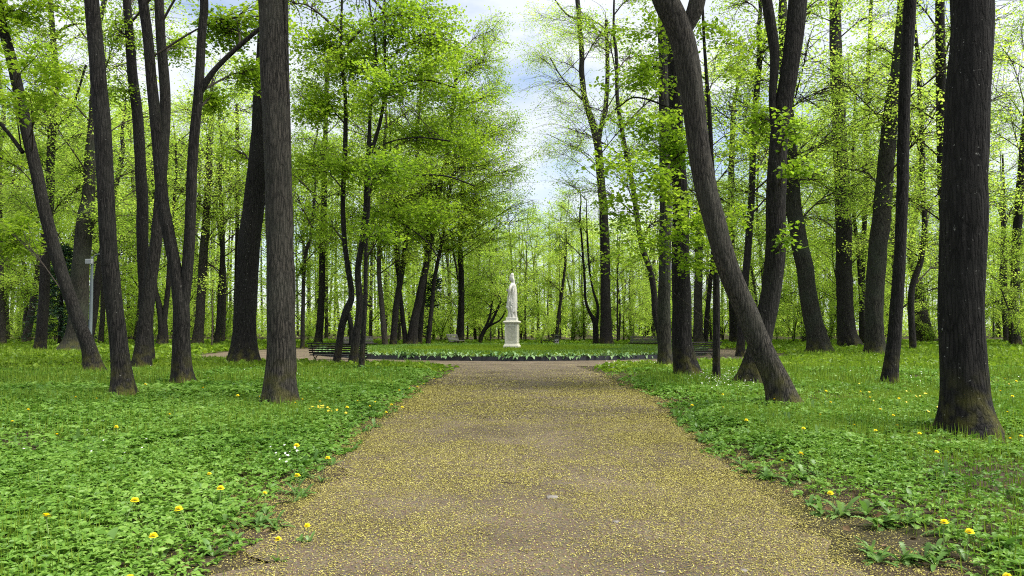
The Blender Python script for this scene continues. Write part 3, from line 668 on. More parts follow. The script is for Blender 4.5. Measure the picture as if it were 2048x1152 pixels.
# ------------------------------------------------------------------ benches
M['slat'] = plain('bench_slat_paint', (.013, .011, .011), .5, 0, .35, 9, .15, .3)
M['slat_grey'] = plain('bench_slat_worn_skylit', (.020, .018, .017), .6, 0, .4, 9, .2, .3)  # worn dark paint, lightened in colour for the skylight on the far benches
M['slat_pale'] = plain('bench_slat_pale', (.11, .108, .106), .6, 0, .25, 9, .2, .3)
M['iron'] = plain('cast_iron', (.012, .012, .013), .5, 0, .2, 10)
def bench(loc, rz, label, slat, W=2.3, sc=1.0):
    root = empty('park_bench', (*loc, 0.006), rz); root.scale = (sc,)*3; tag(root, label, 'bench', 'park benches round the flower bed')
    # seat profile: front at -y, back leaning to +y
    a = Acc()
    for k in range(4):
        y = -.24+k*.118; z = .435-.02*math.sin(k/3*math.pi)-.012*k; tl = -.05-.03*k
        rot = np.array([[1, 0, 0], [0, math.cos(tl), -math.sin(tl)], [0, math.sin(tl), math.cos(tl)]]); box(a, (0, y, z), (W, .095, .036), 0, rot)
    s = a.obj('seat', slat, root); b = s.modifiers.new('bevel', 'BEVEL'); b.width = .006; b.segments = 2
    a = Acc()
    for k in range(5):
        f = k/4; y = .195+.10*f+.05*f*f; z = .49+.36*f; tl = R(-74+14*f*0)-.1*f
        tl = R(72-10*f); rot = np.array([[1, 0, 0], [0, math.cos(tl), -math.sin(tl)], [0, math.sin(tl), math.cos(tl)]]); box(a, (0, y, z), (W+.06*(k == 4), .056, .03), 0, rot)
    s = a.obj('backrest', slat, root); b = s.modifiers.new('bevel', 'BEVEL'); b.width = .006; b.segments = 2
    for sx in (-1, 1):
        a = Acc(); X0 = sx*(W/2-.16)
        for P, r in (([(X0, .36, .88), (X0, .315, .80), (X0, .25, .66), (X0, .17, .46), (X0, .02, .385), (X0, -.16, .40), (X0, -.29, .40)], .021),
                     ([(X0, -.25, .39), (X0, -.12, .30), (X0, .0, .215), (X0, .16, .11), (X0, .27, 0)], .019), ([(X0, .15, .41), (X0, .06, .30), (X0, -.02, .215), (X0, -.17, .10), (X0, -.25, 0)], .019),
                     ([(X0, -.13, .135), (X0, .02, .165), (X0, .16, .135)], .012), ([(X0, -.10, .33), (X0, .0, .30), (X0, .10, .33)], .011)):
            tube(a, catmull(P, 18), r, 8, 0, True)
        for yy in (-.25, .27): box(a, (X0, yy, .008), (.05, .07, .022))
        a.obj('leg', M['iron'], root)
    a = Acc(); tube(a, np.array([(-W/2+.16, .0, .215), (0, .0, .212), (W/2-.16, .0, .215)]), .010, 6); a.obj('stretcher', M['iron'], root)
    return root
def face_centre(x, y, turn=0.0): return math.atan2(BC[0]-x, -(BC[1]-y))+turn
def px_at(px, d): return (px-1024)/F*d
bench((px_at(685, 29.6), 29.3), R(180-12), 'black slatted bench seen from behind, behind the three slim trunks on the left', M['slat'], 2.5)
bench((px_at(1386, 31.6), 31.4), R(180+24), 'black slatted bench seen from behind, between dark trunk and slim post like trunk on right', M['slat'], 2.3)
bench((px_at(722, 48.5), 48.5), R(48), 'worn sky lit grey bench facing the bed, beyond the left black bench', M['slat_grey'], 2.4)
bench((px_at(1292, 50.5), 50.5), R(-24), 'worn sky lit grey bench facing the bed, right of the statue beside large trunks', M['slat_grey'], 2.4)
bench((px_at(913, 56.5), 56.5), R(76), 'pale bench seen from the side, facing right, left of the statue', M['slat_pale'], 2.2, 1.12)
bench((px_at(1103, 56.5), 56.5), R(-74), 'dark bench seen from the side, facing left, right of the statue', M['slat'], 2.2, 1.12)
# ------------------------------------------------------------------ litter bin and lamp
M['bin_grey'] = plain('bin_concrete', (.42, .42, .42), .8, 0, .12, 6); M['bin_dark'] = plain('bin_dark', (.03, .03, .035), .5)
bx = px_at(1113, 58.0); rb = empty('litter_bin', (bx, 58.0, .004)); tag(rb, 'pale grey litter bin with dark top behind the dark side on bench', 'litter bin')
a = Acc(); lathe(a, [(.001, 0), (.20, 0), (.21, .02), (.225, .62), (.215, .64), (.001, .64)], 4, 0, (0, 0, 0), False, math.pi/4+.2); o = a.obj('body', M['bin_grey'], rb)
b = o.modifiers.new('bevel', 'BEVEL'); b.width = .02; b.segments = 2
a = Acc(); lathe(a, [(.001, .641), (.20, .641), (.20, .80), (.235, .81), (.225, .87), (.15, .90), (.001, .90)], 4, 0, (0, 0, 0), False, math.pi/4+.2); a.obj('lid', M['bin_dark'], rb)
M['pole'] = plain('galvanised', (.085, .108, .118), .6, .0, .1, 3); M['lamp_white'] = plain('lamp_white', (.20, .22, .23), .6, 0, .05, 3)
d = 38.0; lx = px_at(182, d); lp = empty('street_lamp', (lx, d, H1(lx, d))); tag(lp, 'slim pale grey lamp post between the leaning trunk and the scarred trunk on the left', 'street lamp')
a = Acc(); zt = (655-517)/F*d+CAMH
P = np.array([(0, 0, -.1), (0, 0, .9), (0, 0, 1.0), (0, 0, zt*.6), (-.02, 0, zt)]); tube(a, P, [.12, .12, .09, .08, .06], 12, 0, True); a.obj('pole', M['pole'], lp)
a = Acc(); box(a, (-.12, -.08, zt-.28), (.34, .22, .26)); o = a.obj('control_box', M['lamp_white'], lp); b = o.modifiers.new('bevel', 'BEVEL'); b.width = .02
a = Acc(); tube(a, catmull([(0, 0, zt-.12), (.15, 0, zt+.08), (.45, 0, zt+.12)], 10), .03, 8); arm = a.obj('arm', M['pole'], lp)
a = Acc(); V = []
tube(a, catmull([(.42, 0, zt+.12, ), (.6, 0, zt+.12), (.80, 0, zt+.07)], 8), [.04, .08, .10, .11, .11, .10, .08, .03], 10); a.obj('lamp_head', M['pole'], lp)
# ------------------------------------------------------------------ trees
TM, LM = 2.7, .8
def stem_mesh(acc, P, rad, seed, m=0, flare=.0, sides=None, rough=.045, base=False, step=None):
    """P (n,3) joints, rad (n): a barky, slightly irregular tapered trunk or bough."""
    P = np.asarray(P, float); rad = np.asarray(rad, float)
    Ln = np.linalg.norm(np.diff(P, axis=0), axis=1).sum(); rm_ = rad.max()
    step = step or max(.05, rm_*.22); n = int(np.clip(Ln/step, 8, 260)); S = catmull(np.c_[P, rad], n); C = S[:, :3].copy(); r = np.maximum(S[:, 3], .006)
    wob = rm_*.10; zz = np.linspace(0, Ln, n)
    C[:, 0] += wob*(vnoise(np.stack([zz*.9, zz*0+seed, zz*0], -1), 2)-.5)*np.clip(zz*2, 0, 1)
    C[:, 1] += 3*wob*(vnoise(np.stack([zz*.6, zz*0+seed+9, zz*0], -1), 2)-.5)*np.clip(zz*2, 0, 1)
    sides = sides or int(np.clip(rm_*150, 10, 56)); T, A, B = frames(C); th = np.linspace(0, 2*math.pi, sides, endpoint=False)
    ct, st_ = np.cos(th), np.sin(th)
    k = np.ones((n, sides)); ring3 = lambda f, zf, sd_: vnoise(np.stack([np.broadcast_to(ct*f, (n, sides)), np.broadcast_to(st_*f, (n, sides)), np.broadcast_to((zz*zf)[:, None], (n, sides))], -1)+seed*3.7, sd_)-.5
    k += 2.2*rough*ring3(1.6, .8, 4)+1.6*rough*ring3(4.0, 1.6, 5)+1.3*rough*ring3(9.0, 2.2, 6)
    if flare:
        lob = .15+2.9*(vnoise(np.stack([ct*2.1+seed, st_*2.1, ct*0], -1), 8))**1.6; h = zz/(rm_*1.0+.15)
        k += 1.25*flare*np.exp(-h*1.6)[:, None]*lob[None]
    V = C[:, None]+(A[:, None]*ct[None, :, None]+B[:, None]*st_[None, :, None])*(r[:, None]*k)[..., None]
    i = np.arange(n-1)[:, None]*sides; j = np.arange(sides)[None]; j2 = (j+1) % sides
    acc.add(V.reshape(-1, 3), np.stack([i+j, i+j2, i+sides+j2, i+sides+j], -1).reshape(-1, 4), m, True)
    return C, r
def sprays(acc, centers, rg, leaves, rad, size, m, tpl=LEAF4, droop=.35, tilt=.45):
    c = np.asarray(centers, float); n = len(c)*leaves
    cc = np.repeat(c, leaves, 0); q = rg.random(n)*6.283; rr_ = rad*np.sqrt(rg.random(n))*np.repeat(.6+.8*rg.random(len(c)), leaves)
    tx = np.repeat(rg.normal(0, .35, len(c)), leaves); ty = np.repeat(rg.normal(0, .35, len(c)), leaves)
    dx, dy = rr_*np.cos(q), rr_*np.sin(q); dz = dx*tx+dy*ty-droop*rr_**2/max(rad, .1)+rg.normal(0, .07, n)*rad*2
    pos = cc+np.stack([dx, dy, dz], -1)
    nr = np.stack([rg.normal(0, tilt, n), rg.normal(0, tilt, n), .75+.0*q], -1)
    scatter(acc, *tpl, pos, nr, rg.random(n)*6.283, size*(.6+.75*rg.random(n)), m)
def lobe(acc, trunk, C, Rr, ntw, leaves, size, rg, lr=.04, spr=.5, tpl=LEAF4, twig_m=1, per=6, rise=.45, tips=True):
    """A bough from the trunk into an ellipsoid C, Rr filled with twigs and leaf sprays."""
    C = np.asarray(C, float); Rr = np.asarray(Rr, float); ntw = int(ntw*TM); leaves = int(leaves*LM); spr = spr*1.0; Rr = Rr*1.22
    hd = np.hypot(*(trunk[:, :2]-C[:2]).T); want = C[2]-rise*hd-.3*Rr[2]
    k = int(np.argmin(np.abs(trunk[:, 2]-want))); A = trunk[k]
    ln = np.linalg.norm(C-A); mid = A*.45+C*.55+np.array([rg.normal(0, .06), rg.normal(0, .06), .10])*ln
    pts = catmull([A, mid, C], 14)
    if lr > 0: tube(acc, pts, np.linspace(lr, lr*.35, 14), 6, twig_m)
    cen = []
    for _ in range(ntw):
        b = pts[int(rg.integers(5, 14))]; u = rg.normal(0, 1, 3); u /= np.linalg.norm(u); E = C+u*Rr*rg.random()**.4
        l2 = np.linalg.norm(E-b); mm = b*.5+E*.5+rg.normal(0, .10, 3)*l2+np.array([0, 0, .06*l2]); tw = catmull([b, mm, E-np.array([0, 0, .05*l2])], 8)
        if lr > 0: tube(acc, tw, np.linspace(lr*.38, max(.004, lr*.10), 8), 4, twig_m)
        for f in rg.random(per)**.45: cen.append(tw[int(1+f*6.99)]+rg.normal(0, .10, 3)*spr)
    sprays(acc, cen, rg, leaves, spr, size, 0, tpl)
def resample(stem_list):
    return np.concatenate([s for s in stem_list])
STY = {'far': 'leaf_far', 'mid': 'leaf_mid', 'deep': 'leaf_deep', 'spruce': 'spruce'}
TREES = []
def tree(name, label, d, stems, bark='bark', style='mid', lobes=(), auto=None, Htop=19, flare=.3, seed=0, boughs=(), group=None, size=.10, top=True, tpl=LEAF4, dark_twig=True, rough=.045):
    """stems: lists of (px, py, width px) read along each trunk; the first starts at the root, d = its distance (None: from its foot)."""
    rg = np.random.default_rng(1000+seed)
    f0 = stems[0][0]
    rb_ = ray(f0[0], f0[1]); base = rb_*(-(CAMH-.12)/rb_[2]) if d is None else np.array([px_at(f0[0], d), d, 0.])
    d = base[1]; base[2] = H1(base[0], base[1]) if abs(base[0]) < 200 else 0
    root = empty(name, base); tag(root, label, 'tree', group)
    a = Acc(); lines = []
    for si, st_ in enumerate(list(stems)+list(boughs)):
        bough = si >= len(stems)
        P = [at_d(x, y, d) for x, y, w in st_]; r = [w*.5*.86*d/F for x, y, w in st_]
        if si == 0: P[0] = base.copy(); P[0][2] -= .12
        P = np.array(P)
        if si == 0 and P[1][2] < P[0][2]+.2: P = np.delete(P, 1, 0); r = r[:1]+r[2:]
        # run on above the picture to the tree's full height
        if not bough and top:
            v = P[-1]-P[-2]; v /= np.linalg.norm(v); h = Htop*(1-.06*si)-P[-1][2]
            if h > 1:
                v2 = np.array([v[0]*.5, v[1]*.5+.03, 1.]); n_ = 4
                for q in range(1, n_+1):
                    P = np.vstack([P, P[-1]+v2*h/n_+np.array([rg.normal(0, .08)*h/n_, rg.normal(0, .08)*h/n_, 0])]); r.append(r[-1]*(.80 if q < n_ else .12))
        C, rr_ = stem_mesh(a, P, r, seed*7+si, 0, flare if si == 0 else 0, rough=rough); lines.append(C)
    a.obj('trunk', M[bark], root, base)
    tr = np.concatenate(lines[:len(stems)]); al = np.concatenate(lines)
    c = Acc()
    for L_ in lobes:   # (px, py, rx px, ry px, twigs, leaves[, depth shift])
        px, py, rx, ry, nt_, lv = L_[:6]; dy = L_[6] if len(L_) > 6 else 0
        C = at_d(px, py, d); C[0] *= (d+dy)/d; C[2] = CAMH+(C[2]-CAMH)*(d+dy)/d; C[1] = d+dy
        lobe(c, al, C, (rx*d/F, .5*(rx+ry)*d/F*.8, ry*d/F), nt_, lv, size, rg, lr=min(.05, r[0]*.35 if r else .04), spr=max(.28, min(.6, 22*d/F)), tpl=tpl)
    if auto:
        z0, z1, rad, nl, nt_, lv = auto
        for q in range(nl):
            z = z0+(z1-z0)*((q+.5)/nl+rg.normal(0, .05)); t_ = (z-z0)/(z1-z0); prof = rad*(.55+.75*math.sin(math.pi*min(1, max(0, t_*.85+.12))))
            k = int(np.argmin(np.abs(tr[:, 2]-z))); an = q*2.4+rg.normal(0, .4); rr2 = prof*(.55+.35*rg.random())
            C = tr[k]+np.array([math.cos(an)*rr2, math.sin(an)*rr2, 0]); C[2] = z
            lobe(c, tr, C, (prof*.50, prof*.50, prof*.34), nt_, lv*.68, size, rg, lr=.05, spr=.55, tpl=tpl)
    if c.n: c.obj('crown', [M[STY[style]], M['twig']], root, base)
    TREES.append((root, base)); return root
HI = lambda z0, n=6, lv=9: (z0, 20, 3.6, n, 9, lv)   # a crown that starts above the picture
# ---- left side
tree('maple_tree', 'dark maple trunk leaning left, foot beside the lamp post, leafy branch at upper left', None, [[(190, 746, 44), (176, 690, 32), (156, 640, 28), (103, 470, 27), (47, 230, 24), (22, 120, 22), (-2, 10, 20)]], 'bark', 'mid',
     [(60, 190, 75, 30, 5, 8, -2), (-40, 120, 100, 70, 10, 9, -1), (75, 110, 60, 25, 4, 8, -3), (100, 150, 40, 20, 3, 8, -2), (30, 20, 120, 50, 14, 12, 0), (-60, 300, 60, 60, 10, 12), (20, 470, 60, 60, 12, 12, 3)], HI(12.5, 5), seed=1, boughs=[[(46, 305, 10), (20, 270, 9), (-10, 235, 7)]], size=.135, tpl=MAPLE)
tree('maple_tree', 'straight dark trunk leaning slightly left, with a flared foot, nearest on the left lawn', None, [[(250, 797, 56), (241, 730, 42), (232, 650, 38), (223, 560, 37), (208, 300, 36), (196, 150, 34), (184, 0, 32)]], 'bark', 'mid', [], HI(9.5, 6), seed=2)
tree('maple_tree', 'slender trunk curving right at its foot, in front of a second straight one', None, [[(285, 738, 44), (288, 680, 34), (293, 619, 30), (308, 517, 27), (320, 400, 24), (330, 220, 24), (322, 80, 22), (317, 0, 20)]], 'bark', 'mid', [(350, 90, 70, 40, 10, 12, 2)], HI(13, 5), seed=3)
tree('maple_tree', 'thin straight trunk hidden partly behind the right curving one on the left', 29.0, [[(299, 728, 34), (293, 640, 28), (288, 540, 25), (285, 440, 26), (277, 270, 24), (262, 100, 21), (255, 0, 18)]], 'bark_black', 'mid', [(235, 60, 60, 50, 10, 12), (250, 180, 50, 30, 6, 10)], HI(15, 5), seed=4)
tree('maple_tree', 'forked trunk splitting into two tall stems above a knot, left lawn', None, [[(364, 770, 48), (364, 700, 39), (363, 620, 37), (352, 545, 29), (338, 470, 28), (325, 400, 27), (311, 250, 25), (300, 120, 23), (287, 0, 22)],
      [(364, 640, 27), (372, 560, 26), (378, 480, 25), (382, 400, 24), (388, 280, 23), (397, 190, 22), (403, 80, 20), (408, 0, 19)]], 'bark', 'mid', [(450, 60, 60, 50, 12, 13, 1), (500, 150, 50, 45, 9, 12, 2), (430, 200, 40, 30, 6, 10, 1), (560, 30, 60, 40, 8, 11, 1)], HI(11, 5), seed=5, boughs=[[(400, 182, 18), (430, 140, 12), (475, 95, 11), (522, 55, 9)]])
tree('linden_tree', 'dark broad trunk leaning right, partly hidden behind the thick cracked trunk', None, [[(487, 729, 70), (489, 680, 54), (491, 640, 50), (498, 500, 49), (510, 380, 48), (520, 270, 42), (527, 150, 38), (532, 20, 34)]], 'bark_black', 'mid', [(470, 300, 40, 40, 6, 10, 2)], HI(15, 6), seed=6, flare=.2)
tree('linden_tree', 'thickest grey brown trunk of the left lawn, with a long crack down its right side', None, [[(559, 806, 84), (561, 760, 70), (563, 700, 63), (562, 600, 62), (556, 400, 61), (550, 200, 61), (546, 60, 60), (543, 0, 59)], ], 'bark_grey', 'mid', [], HI(9.5, 7), seed=7, flare=.28, boughs=[[(588, 745, 14), (585, 640, 12), (586, 560, 13), (581, 480, 10), (578, 400, 13), (577, 300, 12), (574, 200, 13), (572, 100, 12), (571, 0, 12), (570, -90, 9), (569, -200, 5)]])
# three slim trees in front of the left bench
tree('young_linden', 'leftmost slim trunk before the left bench, kinked and forked low down', None, [[(671, 732, 20), (678, 695, 17), (684, 654, 16), (693, 622, 17), (703, 595, 14), (696, 537, 13), (689, 478, 12), (686, 400, 11), (690, 300, 11), (691, 200, 9), (682, 100, 7), (684, 0, 5)]], 'bark', 'mid',
     [(640, 210, 70, 45, 16, 12, 0), (690, 330, 70, 40, 12, 11, -1), (620, 330, 60, 50, 12, 11, 1), (700, 120, 80, 50, 18, 12, 0), (640, 80, 70, 50, 14, 12, 1), (660, 450, 50, 40, 7, 10, 1)], seed=8, Htop=17, auto=(12, 17, 2.6, 4, 9, 11), boughs=[[(693, 622, 12), (702, 650, 11), (703, 690, 12)]], size=.11)
tree('young_linden', 'middle slim trunk before the left bench, forking high with long arching branches', None, [[(704, 734, 22), (713, 665, 17), (719, 611, 16), (716, 537, 14), (725, 478, 13), (732, 410, 12), (734, 347, 12), (737, 305, 11), (741, 215, 7), (751, 139, 6), (751, 87, 5), (738, 0, 4)], [(736, 320, 10), (751, 278, 9), (762, 236, 8), (769, 174, 7), (770, 69, 6), (769, 5, 5)]], 'bark', 'mid',
     [(840, 150, 90, 60, 22, 12, 0), (800, 60, 90, 50, 18, 12, 0), (880, 270, 80, 50, 18, 12, 1), (820, 330, 80, 40, 14, 11, -1), (930, 190, 70, 50, 14, 11, 2), (790, 430, 80, 30, 12, 11, 0), (880, 420, 70, 35, 12, 11, 1), (740, 180, 60, 60, 12, 11, -1), (900, 80, 60, 60, 12, 11, 1), (700, 60, 70, 50, 12, 11, 1), (850, 20, 90, 40, 14, 11, 1), (620, 150, 50, 60, 9, 10, 1), (960, 290, 60, 45, 10, 10, 2)], seed=9, Htop=18, auto=(12, 18, 3, 4, 9, 11),
     boughs=[[(734, 385, 5), (770, 368, 4), (830, 352, 3.5), (890, 352, 4), (950, 372, 3)], [(736, 318, 5), (770, 288, 4), (830, 275, 3.5), (900, 282, 4)], [(740, 415, 6), (800, 445, 4), (850, 480, 3), (880, 520, 3)], [(765, 200, 5), (800, 170, 5), (850, 160, 4), (910, 175, 3)]], size=.11)
tree('young_linden', 'rightmost and thinnest of the three slim trunks before the left bench', None, [[(722, 741, 14), (727, 665, 12), (731, 595, 10), (733, 478, 9), (737, 412, 8), (739, 330, 6)]], 'bark', 'mid', [(770, 340, 50, 40, 8, 10, -1), (750, 470, 50, 30, 5, 9, -1)], seed=10, top=False, size=.11)
# crowns further behind, left of the sky gap
tree('linden_tree', 'slim trunk with a leaning fork, behind and right of the thick cracked trunk', 52, [[(606, 700, 10), (606, 620, 9), (608, 540, 8), (612, 505, 8), (622, 470, 7), (630, 380, 6)]], 'bark', 'mid', [(620, 440, 50, 50, 14, 12), (600, 540, 40, 30, 8, 10)], seed=11, Htop=17, auto=(7, 17, 3.2, 8, 10, 12), size=.12)
tree('linden_tree', 'ivy like leafy straight trunk between the cracked trunk and the left bench', 58, [[(637, 692, 18), (643, 600, 15), (645, 500, 14), (648, 400, 13), (650, 280, 11), (655, 130, 9)]], 'bark', 'mid', [(655, 480, 45, 60, 14, 12), (620, 330, 70, 60, 18, 12)], seed=12, Htop=24, auto=(10, 24, 5, 12, 12, 13), size=.13)
tree('linden_tree', 'leaning pale trunk, left one of the pair above the far left bench', 55, [[(772, 692, 14), (765, 630, 12), (761, 585, 11), (758, 540, 10), (762, 430, 9), (768, 300, 8)]], 'bark_grey', 'mid', [(800, 470, 60, 40, 14, 12)], seed=13, Htop=22, auto=(7, 22, 4.5, 11, 12, 13), size=.12)
tree('linden_tree', 'right leaning trunk of the pair above the far left bench, blotched bark', 56, [[(787, 692, 17), (790, 640, 15), (796, 590, 14), (806, 530, 12), (820, 420, 10), (835, 300, 9)]], 'bark', 'mid', [(850, 380, 70, 60, 16, 12)], seed=14, Htop=23, auto=(8, 23, 5, 12, 12, 13), size=.12)
tree('linden_tree', 'dark trunk leaning left beyond the bed, touching a thicker one that leans right', 57, [[(814, 692, 13), (805, 630, 10), (797, 560, 9), (790, 480, 8), (786, 380, 7)]], 'bark_black', 'mid', [(770, 380, 50, 50, 10, 12)], seed=15, Htop=20, auto=(8, 20, 3.6, 8, 11, 12), size=.12)
tree('linden_tree', 'thick trunk leaning right beyond the left part of the bed', 57, [[(824, 692, 26), (829, 640, 20), (838, 600, 18), (848, 550, 15), (862, 480, 13), (880, 380, 11), (900, 260, 9), (912, 150, 8)]], 'bark', 'mid', [(930, 330, 80, 60, 20, 12), (960, 240, 70, 60, 18, 12), (900, 120, 80, 70, 20, 12), (960, 130, 60, 60, 14, 11), (985, 60, 45, 50, 10, 10), (985, 190, 40, 50, 10, 11)], seed=16, Htop=24, auto=(9, 24, 4.6, 10, 12, 13), size=.125)
tree('linden_tree', 'trunk directly behind the thick right leaning trunk, left of the statue', 60, [[(839, 690, 12), (844, 620, 11), (850, 560, 10), (856, 470, 9)]], 'bark', 'mid', [], seed=17, Htop=20, auto=(8, 20, 4, 9, 11, 12), size=.13)
tree('linden_tree', 'slender trunk leaning right between the leaning pair and the side on bench', 58, [[(856, 691, 12), (862, 630, 10), (869, 560, 9), (884, 480, 8), (900, 380, 7)]], 'bark', 'mid', [(960, 400, 60, 50, 14, 12), (1020, 380, 50, 40, 8, 11), (910, 470, 60, 40, 12, 11)], seed=18, Htop=19, auto=(8, 19, 4, 9, 11, 12), size=.12)
tree('linden_tree', 'dark straight trunk rising behind the pale side on bench', 62, [[(922, 690, 15), (923, 620, 14), (923, 560, 13), (920, 480, 11), (925, 380, 9)]], 'bark_black', 'mid', [(985, 330, 70, 50, 16, 12), (1010, 250, 50, 50, 10, 11), (960, 430, 60, 40, 12, 11), (1040, 440, 40, 40, 6, 10), (1035, 340, 40, 50, 10, 10), (1010, 160, 25, 40, 8, 10), (1030, 260, 30, 45, 9, 10), (1000, 60, 30, 40, 8, 9), (1065, 400, 30, 40, 7, 9)], seed=19, Htop=22, auto=(9, 20, 4.2, 10, 11, 12), size=.125)
tree('small_tree', 'low crooked several stemmed tree just left of the statue', 63, [[(958, 690, 9), (968, 660, 8), (982, 645, 7), (992, 625, 6), (1003, 600, 4)], [(970, 658, 6), (980, 630, 5), (985, 600, 4)], [(962, 680, 6), (975, 655, 5), (1000, 640, 4), (1012, 620, 3)]], 'bark_black', 'far', [(985, 585, 50, 40, 14, 12), (940, 590, 50, 35, 12, 12), (1040, 590, 40, 40, 10, 11), (970, 540, 50, 30, 12, 11)], seed=20, top=False, size=.12, flare=.1)
# ---- left background
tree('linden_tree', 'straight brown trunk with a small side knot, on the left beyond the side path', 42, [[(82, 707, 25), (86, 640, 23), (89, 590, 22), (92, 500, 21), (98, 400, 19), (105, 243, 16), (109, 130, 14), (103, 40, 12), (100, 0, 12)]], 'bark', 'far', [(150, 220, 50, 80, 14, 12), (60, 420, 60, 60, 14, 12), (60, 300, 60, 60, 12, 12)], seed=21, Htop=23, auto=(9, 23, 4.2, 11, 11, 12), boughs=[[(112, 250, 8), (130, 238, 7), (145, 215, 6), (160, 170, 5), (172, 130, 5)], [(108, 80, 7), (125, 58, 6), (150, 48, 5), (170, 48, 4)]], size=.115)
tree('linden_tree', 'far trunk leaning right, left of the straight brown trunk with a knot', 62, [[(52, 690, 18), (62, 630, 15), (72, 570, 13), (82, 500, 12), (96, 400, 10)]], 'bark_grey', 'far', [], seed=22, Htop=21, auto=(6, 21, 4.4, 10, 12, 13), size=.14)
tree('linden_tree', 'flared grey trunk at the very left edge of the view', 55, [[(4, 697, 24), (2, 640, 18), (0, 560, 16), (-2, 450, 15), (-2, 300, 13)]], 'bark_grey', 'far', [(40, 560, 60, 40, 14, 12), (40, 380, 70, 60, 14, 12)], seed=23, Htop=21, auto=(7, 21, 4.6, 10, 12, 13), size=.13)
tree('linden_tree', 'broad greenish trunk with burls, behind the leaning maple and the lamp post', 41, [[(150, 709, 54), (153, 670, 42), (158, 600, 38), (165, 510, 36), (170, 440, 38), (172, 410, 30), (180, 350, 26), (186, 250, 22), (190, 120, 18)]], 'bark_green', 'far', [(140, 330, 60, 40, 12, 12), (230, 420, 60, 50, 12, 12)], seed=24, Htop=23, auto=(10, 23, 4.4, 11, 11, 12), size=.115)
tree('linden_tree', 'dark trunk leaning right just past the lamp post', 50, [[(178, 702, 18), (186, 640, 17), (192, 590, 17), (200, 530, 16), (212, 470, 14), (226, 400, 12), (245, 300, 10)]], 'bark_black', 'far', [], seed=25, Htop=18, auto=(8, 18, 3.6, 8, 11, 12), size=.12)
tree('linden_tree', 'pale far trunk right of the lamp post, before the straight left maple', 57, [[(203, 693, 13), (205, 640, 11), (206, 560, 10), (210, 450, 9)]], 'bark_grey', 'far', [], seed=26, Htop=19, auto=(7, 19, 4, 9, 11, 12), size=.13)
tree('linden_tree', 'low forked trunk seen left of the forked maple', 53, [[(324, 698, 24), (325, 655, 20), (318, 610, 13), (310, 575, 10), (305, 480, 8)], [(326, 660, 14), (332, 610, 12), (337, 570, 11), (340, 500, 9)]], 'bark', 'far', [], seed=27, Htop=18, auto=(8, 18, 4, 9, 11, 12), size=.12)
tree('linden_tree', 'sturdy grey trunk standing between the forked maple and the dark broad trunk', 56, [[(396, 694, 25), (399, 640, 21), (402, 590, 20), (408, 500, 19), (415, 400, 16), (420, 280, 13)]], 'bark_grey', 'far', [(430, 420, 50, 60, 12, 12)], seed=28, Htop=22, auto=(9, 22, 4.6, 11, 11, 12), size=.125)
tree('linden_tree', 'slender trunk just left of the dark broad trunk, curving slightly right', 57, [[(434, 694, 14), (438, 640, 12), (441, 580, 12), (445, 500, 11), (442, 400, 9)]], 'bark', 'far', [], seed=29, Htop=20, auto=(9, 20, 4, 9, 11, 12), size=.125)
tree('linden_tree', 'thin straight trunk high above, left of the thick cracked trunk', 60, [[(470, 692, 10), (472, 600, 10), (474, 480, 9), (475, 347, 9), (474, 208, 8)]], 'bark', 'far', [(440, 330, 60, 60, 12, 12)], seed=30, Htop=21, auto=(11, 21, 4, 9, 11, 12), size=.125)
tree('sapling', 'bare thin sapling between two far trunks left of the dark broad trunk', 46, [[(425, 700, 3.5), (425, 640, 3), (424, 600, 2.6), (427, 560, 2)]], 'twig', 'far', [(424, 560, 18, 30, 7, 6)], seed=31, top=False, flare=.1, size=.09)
# ---- right side
tree('linden_tree', 'small leaning tree right of the statue, behind the litter bin', 66, [[(1112, 690, 9), (1116, 640, 8), (1123, 590, 7), (1130, 535, 6), (1133, 470, 4)]], 'bark', 'far', [(1120, 500, 45, 40, 12, 12), (1090, 560, 40, 30, 9, 11)], seed=32, top=False, size=.12)
tree('linden_tree', 'lyre shaped forked tree left of the tall trunk right of the statue', 58, [[(1191, 692, 14), (1191, 655, 13), (1188, 640, 11), (1178, 622, 7), (1171, 600, 6), (1169, 560, 6), (1165, 500, 5), (1160, 430, 4)], [(1191, 660, 9), (1196, 615, 7), (1186, 580, 5), (1178, 530, 5), (1174, 460, 4)]], 'bark_black', 'far', [(1150, 440, 50, 50, 14, 10), (1110, 480, 40, 30, 8, 10), (1190, 520, 40, 40, 9, 10), (1140, 370, 50, 40, 10, 9)], seed=33, Htop=13, size=.11)
tree('linden_tree', 'tall brown trunk right of the statue, forking high with sparse fine foliage', 57, [[(1213, 692, 30), (1212, 650, 26), (1211, 600, 24), (1210, 500, 22), (1207, 420, 20), (1201, 350, 19), (1196, 290, 18), (1186, 250, 17), (1173, 208, 14), (1165, 167, 13), (1163, 104, 12), (1155, 0, 11)], [(1196, 290, 12), (1203, 250, 11), (1211, 215, 11), (1215, 139, 10), (1213, 40, 8)]], 'bark', 'far',
     [(1075, 110, 55, 45, 16, 9), (1110, 200, 55, 45, 15, 9), (1130, 60, 60, 50, 14, 9), (1085, 35, 60, 40, 13, 9), (1090, 300, 40, 40, 9, 8), (1240, 80, 60, 60, 14, 9), (1140, 290, 60, 40, 12, 9), (1250, 200, 60, 60, 14, 9)], seed=34, Htop=25, auto=(15, 25, 5, 8, 11, 8), size=.105, boughs=[[(1166, 200, 6), (1145, 180, 4), (1120, 150, 3), (1100, 115, 3)], [(1160, 40, 5), (1135, 30, 4), (1110, 0, 3)]])
